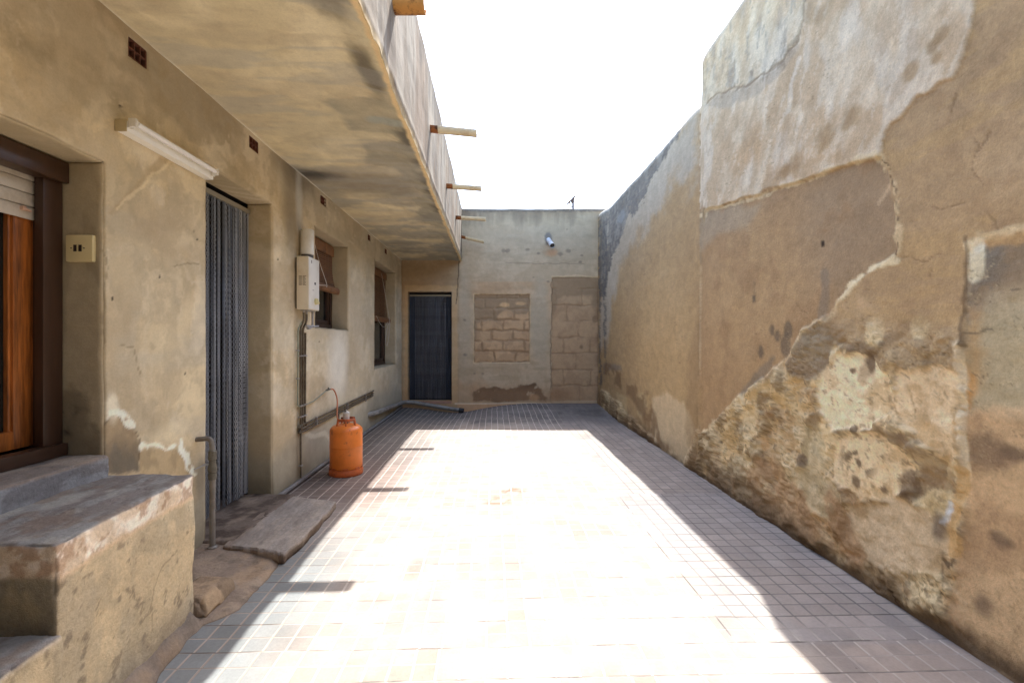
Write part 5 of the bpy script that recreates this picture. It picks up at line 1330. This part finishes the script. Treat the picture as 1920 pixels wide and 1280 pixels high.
# ================================================================== THINGS ON THE LEFT WALL
def chain_curtain(name, label, x0, x1, y0, y1, zb, zt, n, mats, seed, pitch=.016, wid=.0052):
    """strands along the segment (x0,y0)-(x1,y1)"""
    rnd = random.Random(seed)
    root = thing(name, label, 'curtain', ((x0 + x1) / 2, (y0 + y1) / 2, zb))
    horiz = abs(y1 - y0) > abs(x1 - x0)
    r = MB()
    if horiz: r.box(x0 - .014, x0 + .014, y0, y1, zt, zt + .035, .003)
    else: r.box(x0, x1, y0 - .014, y0 + .014, zt, zt + .035, .003)
    r.build('rail', simple('curtain_rail', tuple(S(150, 142, 122)), .5, .2, var=.1), root)
    # one strand: double twisted wire links
    protos = []
    H = zt - zb; nl = int(H / pitch)
    for mi, mat in enumerate(mats):
        m = MB()
        for k in range(nl):
            z = -pitch * (k + .5); rot = (k % 2) * math.pi / 2 + .5 * math.sin(k * .11 + mi)
            ca, sa = math.cos(rot), math.sin(rot)
            b = len(m.v); N8 = 6
            for j in range(N8):
                a = 2 * math.pi * j / N8
                for rr, dz in ((1.0, 0), (.62, .0)):
                    px = math.cos(a) * wid * rr; pz = math.sin(a) * pitch * .62 * rr
                    for s_ in (-.0011, .0011):
                        m.v.append((px * ca - s_ * sa, px * sa + s_ * ca, z + pz))
            for j in range(N8):
                p = b + j * 4; q = b + ((j + 1) % N8) * 4
                m.f += [(p, q, q + 1, p + 1), (p + 2, p + 3, q + 3, q + 2), (p, p + 2, q + 2, q), (p + 1, q + 1, q + 3, p + 3)]
        me = bpy.data.meshes.new('strand'); me.from_pydata(m.v, [], m.f); me.materials.append(mat); protos.append(me)
    for i in range(n):
        t = (i + .5) / n + rnd.uniform(-.25, .25) / n
        mat_i = rnd.choice((0, 0, 1, 2)) if len(protos) > 2 else 1 if (t < .13 or t > .87) else 0
        o = bpy.data.objects.new('strand', protos[mat_i])
        root_loc = root.location
        jx = rnd.uniform(-.009, .009)
        wx = x0 + (x1 - x0) * t + (jx if horiz else 0); wy = y0 + (y1 - y0) * t + (0 if horiz else jx)
        o.location = (wx - root_loc.x, wy - root_loc.y, zt - root_loc.z)
        o.rotation_euler = (rnd.uniform(-.004, .004), rnd.uniform(-.004, .004), rnd.uniform(0, 6.28))
        SC.collection.objects.link(o); o.parent = root
    return root

CH1 = simple('blue_grey_chain', (.35, .37, .40), .42, .45, var=.2, scale=5)
CH2 = simple('dark_grey_chain', (.20, .205, .225), .42, .5, var=.4, scale=6)
CH3 = simple('deep_blue_chain', (.09, .11, .15), .42, .5, var=.3, scale=6)
chain_curtain('chain_curtain', 'blue grey chain curtain hanging in the left doorway beside the grooved slab', -1.952, -1.952, 2.915, 3.738, .078, 2.292, 68, [CH1, simple('slate_chain', (.17, .19, .22), .42, .45, var=.3, scale=7), simple('pale_grey_chain', (.50, .52, .54), .38, .45, var=.2, scale=7)], 5, pitch=.020, wid=.0070)
chain_curtain('chain_curtain', 'dark blue chain curtain in the doorway of the far building', -1.635, -.82, 9.10, 9.10, .135, 2.13, 78, [CH2, CH3], 6, pitch=.03, wid=.0055)
MB().box(-1.75, -.70, 9.35, 9.40, -.10, 3.2).build('inner_door', simple('deep_blue_door', (.028, .031, .038), .6, var=.2), END)

# fluorescent light
L0 = thing('tube_light', 'unlit white fluorescent tube fixture on the wall above the pier', 'light fixture', (-1.74, 2.53, 2.31))
b = MB(); b.box(-1.765, -1.713, 2.190, 2.868, 2.272, 2.322, .004); b.build('housing', simple('white_lamp_enamel', tuple(S(244, 242, 232)), .35, var=.03), L0, True)
b = MB(); b.tube([(-1.690, 2.222, 2.318), (-1.690, 2.846, 2.318)], .0135, 16); b.build('tube', simple('white_tube_glass', (.88, .87, .84), .18, var=.02), L0, True)
for y in (2.205, 2.852):
    b = MB(); b.box(-1.712, -1.676, y - .010, y + .010, 2.296, 2.336, .004); b.box(-1.712, -1.70, y - .012, y + .012, 2.29, 2.318, .002)
    b.tube([(-1.690, y - .006, 2.318), (-1.690, y + .006, 2.318)], .0175, 16); b.build('lamp_holder', WHITE, L0, True)
b = MB(); b.box(-1.766, -1.7105, 2.184, 2.1895, 2.268, 2.326, .002); b.build('end_plate', simple('yellowed_plastic', tuple(S(186, 170, 132)), .5, var=.1), L0, True)

# socket plate on the window reveal
SO = thing('socket_plate', 'yellowed ivory plate with two dark slots beside the wooden window', 'socket plate', (-1.86, 2.115, 1.70))
yy = 2.121
b = MB(); b.box(-1.925, -1.802, yy - .014, yy + .012, 1.648, 1.770, .008); b.build('plate', IVORY, SO, True)
for x in (-1.880, -1.857):
    MB().box(x - .007, x + .007, yy - .016, yy - .0135, 1.694, 1.724, .001).build('slot', BLACKP, SO)
for x in (-1.897, -1.839):
    MB().tube([(x, yy - .0165, 1.709), (x, yy - .013, 1.709)], .0028, 8).build('screw', BRASS, SO)

# water heater with its flue
HT = thing('water_heater', 'small cream gas water heater mounted on the wall beside the window', 'water heater', (-1.71, 4.29, 1.57))
b = MB(); b.box(-1.752, -1.648, 4.168, 4.425, 1.566, 2.040, .006); b.build('casing', CREAM, HT, True)
b = MB(); b.box(-1.764, -1.7525, 4.176, 4.417, 1.575, 2.030); b.build('back_plate', simple('grey_backplate', tuple(S(110, 100, 84)), .6), HT)
b = MB(); b.box(-1.6475, -1.644, 4.176, 4.417, 1.575, 2.032, .0015); b.build('front_panel', WHITE, HT, True)
b = MB(); b.tube([(-1.644, 4.325, 1.648), (-1.624, 4.325, 1.648)], [.030, .026], 20); b.box(-1.628, -1.618, 4.318, 4.332, 1.625, 1.671, .002); b.build('knob', simple('pale_yellow_knob', tuple(S(214, 202, 150)), .4), HT, True)
b = MB(); b.tube([(-1.644, 4.385, 1.640), (-1.634, 4.385, 1.640)], .014, 14); b.build('button', IVORY, HT, True)
b = MB(); b.box(-1.6435, -1.6415, 4.300, 4.330, 1.800, 1.822); b.build('inspection_window', BLACKP, HT)
EMB = simple('grey_emblem', tuple(S(140, 130, 116)), .5)
MB().box(-1.6435, -1.6420, 4.255, 4.285, 1.744, 1.749).build('emblem', EMB, HT); MB().box(-1.6435, -1.6425, 4.222, 4.240, 1.985, 2.012).build('emblem', EMB, HT)
b = MB()
for k in range(9):
    z = 1.862 - k * .0098
    for x0, x1 in ((-1.732, -1.704 + .006 * math.sin(k * 3.1)), (-1.698, -1.672 + .005 * math.cos(k * 2.3))): b.box(x0, x1, 4.1672, 4.1678, z - .0022, z + .0022)
b.build('notice', simple('grey_print', tuple(S(112, 100, 84)), .6), HT)
b = MB()
for y in (4.195, 4.40):
    b.tube([(-1.70, y, 1.566), (-1.70, y, 1.540)], .011, 12)
b.tube([(-1.70, 4.26, 1.566), (-1.70, 4.26, 1.53)], .010, 12); b.box(-1.735, -1.665, 4.21, 4.39, 1.556, 1.5655)
b.build('pipe_connector', STEEL, HT, True)
FL = MB(); FL.lathe([(.0, 2.300), (.050, 2.300), (.0585, 2.292), (.0585, 2.075), (.050, 2.070), (.050, 2.040)], (-1.703, 4.285, 0), 28)
FL.build('flue', WHITE, HT, True, 50)
MB().lathe([(.0, 2.302), (.040, 2.302)], (-1.703, 4.285, 0), 28).build('flue_mouth', DARK, HT)
MB().lathe([(.0, 2.068), (.053, 2.068), (.053, 2.041), (0, 2.041)], (-1.703, 4.285, 0), 28).build('flue_collar', simple('dark_collar', (.09, .08, .07), .6), HT, True)

def pipe(parent, name, P, r, mat, rb=.03, n=12):
    return MB().tube(bend(P, rb), r, n).build(name, mat, parent, True, 60)
def clip(parent, p, d=.02, ax='z'):
    x, y, z = p
    b = MB()
    if ax == 'z': b.box(x - .012, x + .014, y - d, y + d, z - .006, z + .006, .001)
    else: b.box(x - .012, x + .014, y - .006, y + .006, z - d, z + d, .001)
    b.build('clip', STEEL, parent)

HP = thing('heater_pipes', 'old metal water pipes running down the wall below the cream heater', 'pipes', (-1.75, 4.3, .1))
pipe(HP, 'pipe', [(-1.70, 4.26, 1.53), (-1.70, 4.26, 1.46), (-1.745, 4.29, 1.40), (-1.747, 4.29, .52), (-1.747, 4.29, .50)], .0105, COPPER)
pipe(HP, 'pipe', [(-1.70, 4.195, 1.54), (-1.70, 4.20, 1.47), (-1.745, 4.235, 1.40), (-1.747, 4.245, .09), (-1.747, 4.245, .05)], .0095, COPPER)
pipe(HP, 'pipe', [(-1.70, 4.40, 1.54), (-1.70, 4.40, 1.42), (-1.70, 4.33, 1.40)], .0105, STEEL)
pipe(HP, 'pipe', [(-1.745, 4.345, 1.36), (-1.748, 4.345, .53), (-1.748, 4.37, .505)], .0095, COPPER)
pipe(HP, 'pipe', [(-1.70, 4.25, 1.42), (-1.70, 4.43, 1.42)], .012, STEEL)
b = MB(); b.tube([(-1.70, 4.40, 1.42), (-1.672, 4.47, 1.425)], .007, 10); b.tube([(-1.72, 4.33, 1.402), (-1.70, 4.33, 1.402), (-1.69, 4.25, 1.405)], .012, 12); b.build('stop_valve', STEEL, HP, True)
for z in (1.15, .70, .60): clip(HP, (-1.747, 4.29, z), .075)
clip(HP, (-1.747, 4.245, .16), .02)

WP = thing('wall_pipes', 'pair of thin parallel pipes running along the wall behind the orange gas bottle', 'pipes', (-1.75, 5.6, .5))
for dz, y1 in ((.532, 6.86), (.497, 6.84), (.468, 6.82)):
    pipe(WP, 'pipe', [(-1.747, 4.24, dz - .012), (-1.750, 5.2, dz), (-1.751, y1, dz + .018), (-1.775, y1 + .01, dz + .018)], .0085, COPPER, .01)
for y in (5.30, 5.52):
    pipe(WP, 'pipe', [(-1.752, y, .515), (-1.752, y, .02)], .0085, COPPER)
for y in (4.62, 5.6, 6.4): clip(WP, (-1.750, y, .498), .04, 'y')
b = MB(); b.box(-1.757, -1.738, 4.21, 4.27, .50, .53, .003); b.box(-1.757, -1.738, 4.21, 4.25, .455, .485, .003); b.build('elbow_joint', BRASS, WP, True)

GP = thing('gas_pipe', 'thin greenish gas pipe coming down beside the brown pipes to the hose tap', 'gas pipe', (-1.745, 4.2, .7))
pipe(GP, 'pipe', [(-1.72, 4.215, 1.46), (-1.745, 4.185, 1.40), (-1.750, 4.185, .72), (-1.750, 4.21, .695), (-1.748, 4.30, .692), (-1.748, 4.55, .70), (-1.742, 4.86, .765), (-1.735, 4.92, .775)], .006, GREENPIPE, .03)
b = MB(); b.tube([(-1.742, 4.88, .77), (-1.73, 4.95, .775)], .010, 10); b.box(-1.735, -1.725, 4.90, 4.915, .775, .80, .002); b.build('gas_tap', BRASS, GP, True)
for z in (1.2, .95): clip(GP, (-1.750, 4.185, z), .012)

HS = MB().tube(curve_pts([(-1.73, 4.95, .775), (-1.70, 4.99, .76), (-1.655, 4.96, .66), (-1.62, 4.85, .52), (-1.55, 4.72, .41), (-1.50, 4.60, .42), (-1.47, 4.56, .47)], 8), .0075, 10)
o = HS.build('gas_hose', simple('orange_brown_rubber', tuple(S(186, 112, 70)), .5, var=.15, scale=30), None, True)
tag(o, 'orange brown rubber hose drooping from the gas tap to the bottle', 'hose')

# orange gas bottle
GX, GY = -1.435, 4.56
zg = fz(GX, GY)
GB = thing('gas_bottle', 'scuffed orange butane gas bottle standing on the tiles by the wall', 'gas bottle', (GX, GY, zg))
ORG = simple('orange_bottle_paint', (.78, .205, .026), .42, var=.14, scale=7, bump=.08, dirt=(.30, .085, .025), dirt_amt=.7, dscale=12, lo=.56, hi=.66)
ORG2 = simple('scuffed_orange_paint', (.55, .115, .022), .5, var=.2, scale=9, bump=.15, dirt=(.16, .05, .02), dirt_amt=.8, dscale=10, lo=.5, hi=.66)
P = [(0, .045), (.10, .048), (.145, .062), (.1535, .085)]
P += [(.1535, .25), (.1535, .268), (.1548, .271), (.1548, .277), (.1535, .280), (.1535, .415)]
for k in range(1, 9):
    a = k / 8 * math.pi / 2; P.append((.1535 - .1535 * 0 - (1 - math.cos(a)) * .085, .415 + math.sin(a) * .062))
P += [(.05, .484), (0, .487)]
MB().lathe(P, (GX, GY, zg), 48).build('body', ORG, GB, True, 50)
fr = MB(); fr.lathe([(.136, .0), (.160, .004), (.162, .012), (.160, .050), (.1555, .056), (.1555, .062), (.150, .062), (.150, .0), (.136, .0)], (GX, GY, zg), 48)
for k in range(8):
    a = k * math.pi / 4 + .25
    fr.lathe([(.1500, .060), (.1560, .060), (.1560, .082), (.1500, .082), (.1500, .060)], (GX, GY, zg), 5, 'z', a - .16, a + .16)
fr.build('foot_ring', ORG2, GB, True, 40)
hd = MB()
for a0, a1 in ((-2.35, -.25), (.75, 2.4)):
    hd.lathe([(.083, .512), (.090, .512), (.092, .518), (.092, .534), (.088, .538), (.083, .534), (.083, .512)], (GX, GY, zg), 16, 'z', a0, a1)
for a in (-2.30, -.30, .80, 2.35, -1.3, 1.6):
    x, y = GX + .088 * math.cos(a), GY + .088 * math.sin(a)
    hd.tube([(GX + .100 * math.cos(a), GY + .100 * math.sin(a), zg + .455), (x, y, zg + .52)], .0085, 8)
hd.build('handle_collar', ORG2, GB, True, 40)
vv = MB(); vv.lathe([(0, .470), (.020, .470), (.020, .50), (.014, .505), (.014, .525), (0, .525)], (GX, GY, zg), 16); vv.build('valve', BRASS, GB, True)
rg = MB(); rg.lathe([(0, .520), (.030, .520), (.031, .528), (.031, .572), (.036, .576), (.034, .590), (.022, .600), (.010, .604), (.008, .618), (0, .619)], (GX, GY, zg), 24)
rg.build('regulator', simple('grey_white_regulator', tuple(S(196, 192, 184)), .4, .2, var=.08), GB, True, 40)
rk = MB(); rk.box(GX - .006, GX + .006, GY - .034, GY + .012, zg + .602, zg + .614, .002); rk.tube([(GX - .03, GY, zg + .54), (GX - .05, GY + .01, zg + .535)], .007, 8); rk.build('regulator_lever', BLACKP, GB, True)

# stand pipe by the door
TP = thing('standpipe', 'grey metal water pipe with a stop valve rising beside the left doorway', 'water pipe', (-1.70, 2.82, 0))
px_, py_ = -1.688, 2.815
pipe(TP, 'pipe', [(px_, py_, .50), (px_, py_, .03)], .0160, GREYPIPE, n=16)
pipe(TP, 'pipe', [(-1.775, py_ - .025, .705), (px_ - .01, py_ - .005, .708), (px_, py_, .66), (px_, py_, .60)], .0145, GREYPIPE, .02, 14)
b = MB(); b.lathe([(.019, .60), (.023, .605), (.023, .63), (.019, .635)], (px_, py_, 0), 8); b.lathe([(.017, .50), (.024, .505), (.026, .53), (.021, .55), (.019, .575), (.023, .58), (.023, .602), (.017, .605)], (px_, py_, 0), 16)
b.lathe([(.0185, .46), (.0225, .462), (.0225, .50), (.017, .502)], (px_, py_, 0), 16)
b.build('stop_valve', BRASS, TP, True)
b = MB(); b.tube([(px_ - .01, py_, .555), (px_ - .03, py_ - .045, .558)], .006, 8); b.tube([(px_ - .028, py_ - .03, .556), (px_ - .036, py_ - .115, .553)], [.0045, .003], 8); b.build('valve_lever', STEEL, TP, True)
b = MB(); b.lathe([(.0195, .0), (.026, .002), (.027, .05), (.023, .055), (.0195, .058)], (px_, py_, .008), 16); b.tube(bend([(px_, py_, .03), (px_ + .06, py_ + .05, .03), (px_ + .08, py_ + .12, .02)], .03), .017, 12); b.build('elbow_joint', GREYPIPE, TP, True)

# conduit along the foot of the wall
pts = [(-1.735, 3.76, .035)] + [(-1.738 + .006 * math.sin(k), 4.1 + k * .6, .030 + .004 * math.sin(k * 2)) for k in range(8)] + [(-1.735, 8.85, .04)]
o = MB().tube(curve_pts(pts, 4), .0195, 12).build('conduit', simple('grey_conduit', tuple(S(120, 118, 116)), .5, var=.15, scale=12, dirt=tuple(S(84, 72, 60)), dirt_amt=.6), None, True)
tag(o, 'long grey conduit lying along the foot of the left wall', 'conduit')
# thick waste pipe bending round the far corner
WPV = simple('grey_waste_pipe', tuple(S(142, 138, 130)), .5, var=.12, scale=8, dirt=tuple(S(84, 76, 66)), dirt_amt=.6)
D = thing('waste_pipe', 'thick grey waste pipe bending round the far left corner onto the floor', 'waste pipe', (-1.7, 8.8, .1))
MB().tube(bend([(-1.80, 6.62, .235), (-1.715, 6.75, .235), (-1.70, 8.86, .118), (-1.55, 8.93, .105), (-.82, 8.90, -.015), (-.60, 8.88, -.045)], .09, 7), .036, 18, caps=False).build('pipe', WPV, D, True, 60)
MB().tube([(-.66, 8.885, -.038), (-.57, 8.877, -.052)], [.046, .046], 18, caps=False).build('pipe_socket', simple('black_rubber', (.02, .02, .02), .6), D, True)
MB().lathe([(0, .0), (.040, .0)], (-.575, 8.878, -.051), 16, 'x').build('pipe_mouth', DARK, D)

# outlet high on the back wall
OP = thing('outlet_pipe', 'short white outlet pipe sticking out high on the far grey wall', 'outlet pipe', (1.05, 9.0, 3.18))
MB().tube([(1.045, 9.08, 3.25), (1.05, 8.98, 3.19), (1.085, 8.70, 3.035)], .045, 20, caps=False).build('pipe', simple('white_pvc', tuple(S(214, 212, 210)), .4, var=.06, dirt=tuple(S(140, 130, 118)), dirt_amt=.5), OP, True)
MB().tube([(1.079, 8.75, 3.062), (1.082, 8.722, 3.047)], .043, 20).build('pipe_mouth', simple('dark_mouth', (.05, .045, .04), .8), OP)

# antenna on the roof behind
AN = thing('antenna', 'small rusty antenna mast on the roof of the far building', 'antenna', (1.62, 9.6, 3.4))
RST = simple('rusty_steel', (.10, .07, .06), .7, .3, var=.4, scale=20)
MB().tube([(1.62, 9.6, 3.40), (1.62, 9.6, 4.20)], .022, 8).build('mast', RST, AN, True)
b = MB(); b.tube([(1.50, 9.60, 4.06), (1.66, 9.58, 4.22)], .016, 8); b.tube([(1.52, 9.55, 4.12), (1.60, 9.66, 4.02)], .012, 6); b.tube([(1.62, 9.5, 4.17), (1.66, 9.7, 4.20)], .010, 6); b.box(1.58, 1.64, 9.57, 9.63, 4.09, 4.15)
b.build('bracket', RST, AN)

# rolled wooden blinds
BL = simple('brown_blind_slats', tuple(S(104, 70, 38)), .6, var=.4, scale=12, dirt=tuple(S(84, 48, 22)), dirt_amt=.7, stretch=(1, .25, 8))
BLR = simple('orange_brown_wood', tuple(S(122, 82, 46)), .5, var=.3, scale=10, dirt=tuple(S(70, 40, 20)), dirt_amt=.7)
CORD = simple('white_cord', tuple(S(210, 206, 196)), .7, var=.1)
def blind(label, y0, y1, ztop, zbot, xt, xb, rr, loops):
    t = thing('roll_up_blind', label, 'blind', (xt, (y0 + y1) / 2, ztop), 'slatted wooden blinds rolled down over the windows')
    b = MB(); b.box(xt - .03, xt + .012, y0, y1, ztop - .03, ztop, .003); b.box(xt + .010, xt + .018, y0, y1, ztop - .125, ztop - .028, .002); b.build('valance', BLR, t)
    b = MB(); n = int((ztop - zbot) / .027)
    for k in range(n):
        f = k / n; z = ztop - .12 - (ztop - .12 - zbot) * f
        x = xt + (xb - xt) * f ** 1.6 - .012 * math.sin(f * math.pi)
        j = .006 * math.sin(k * 12.9)
        b.box(x - .004, x + .003, y0 + .01 + j, y1 - .01 + j, z - .0085, z + .0085, .0015)
    b.build('slats', BL, t)
    b = MB()
    for f in (.22, .5, .78): b.box(xt - .012, xt - .010, y0 + (y1 - y0) * f - .006, y0 + (y1 - y0) * f + .006, zbot, ztop - .12)
    b.build('ladder_tape', BLR, t)
    b = MB(); pr = []
    b.tube([(xb, y0 - .005, zbot - rr * .6), (xb, y1 + .03, zbot - rr * .6)], rr, 16)
    b.tube([(xb + .018, y0 - .002, zbot - rr * 1.1), (xb + .018, y1 + .025, zbot - rr * 1.1)], rr * .55, 10)
    b.build('roll', BLR, t, True)
    b = MB()
    for p in loops: b.tube(curve_pts(p, 6), .0028, 6)
    b.build('cord', CORD, t, True)
blind('brown slatted blind half lowered in the window behind the cream heater', 4.70, 5.60, 2.40, 1.90, -1.925, -1.890, .042,
      [[(-1.905, 4.95, 2.37), (-1.86, 4.98, 2.15), (-1.80, 5.05, 1.90), (-1.79, 5.02, 1.86)], [(-1.80, 5.05, 1.88), (-1.82, 4.85, 1.86), (-1.85, 4.72, 1.85)]])
blind('brown slatted blind with a looped white cord in the farthest window', 7.03, 8.38, 2.47, 1.66, -1.93, -1.893, .046,
      [[(-1.905, 7.95, 2.42), (-1.84, 8.0, 2.0), (-1.79, 8.05, 1.62), (-1.785, 8.0, 1.4), (-1.79, 7.90, 1.22), (-1.79, 7.80, 1.20), (-1.79, 7.75, 1.30), (-1.79, 7.9, 1.5), (-1.785, 8.02, 1.60)],
       [(-1.80, 7.98, 1.60), (-1.80, 7.7, 1.50), (-1.80, 7.4, 1.56), (-1.80, 7.2, 1.66)]])

# unseen shelter added behind the camera to block light from there
PM = simple('light_blocker_plaster', tuple(S(120, 104, 82)), .9, var=.2, scale=3, bump=.3)
PO = thing('light_blocker', 'unseen plastered shelter added behind the camera to darken faces turned towards it', 'light_blocker', (0, -2.4, 0))
MB().box(-1.79, 2.02, -3.6, -1.52, 2.845, 3.0, .01).build('roof', PM, PO)
MB().box(-1.76, 2.0, -3.6, -3.45, -.1, 2.843).build('wall', PM, PO)
MB().box(-1.70, -1.50, -1.7, -1.5, -.02, 2.843, .01).build('post', PM, PO)
MB().box(1.74, 1.94, -1.7, -1.5, -.02, 2.843, .01).build('post', PM, PO)
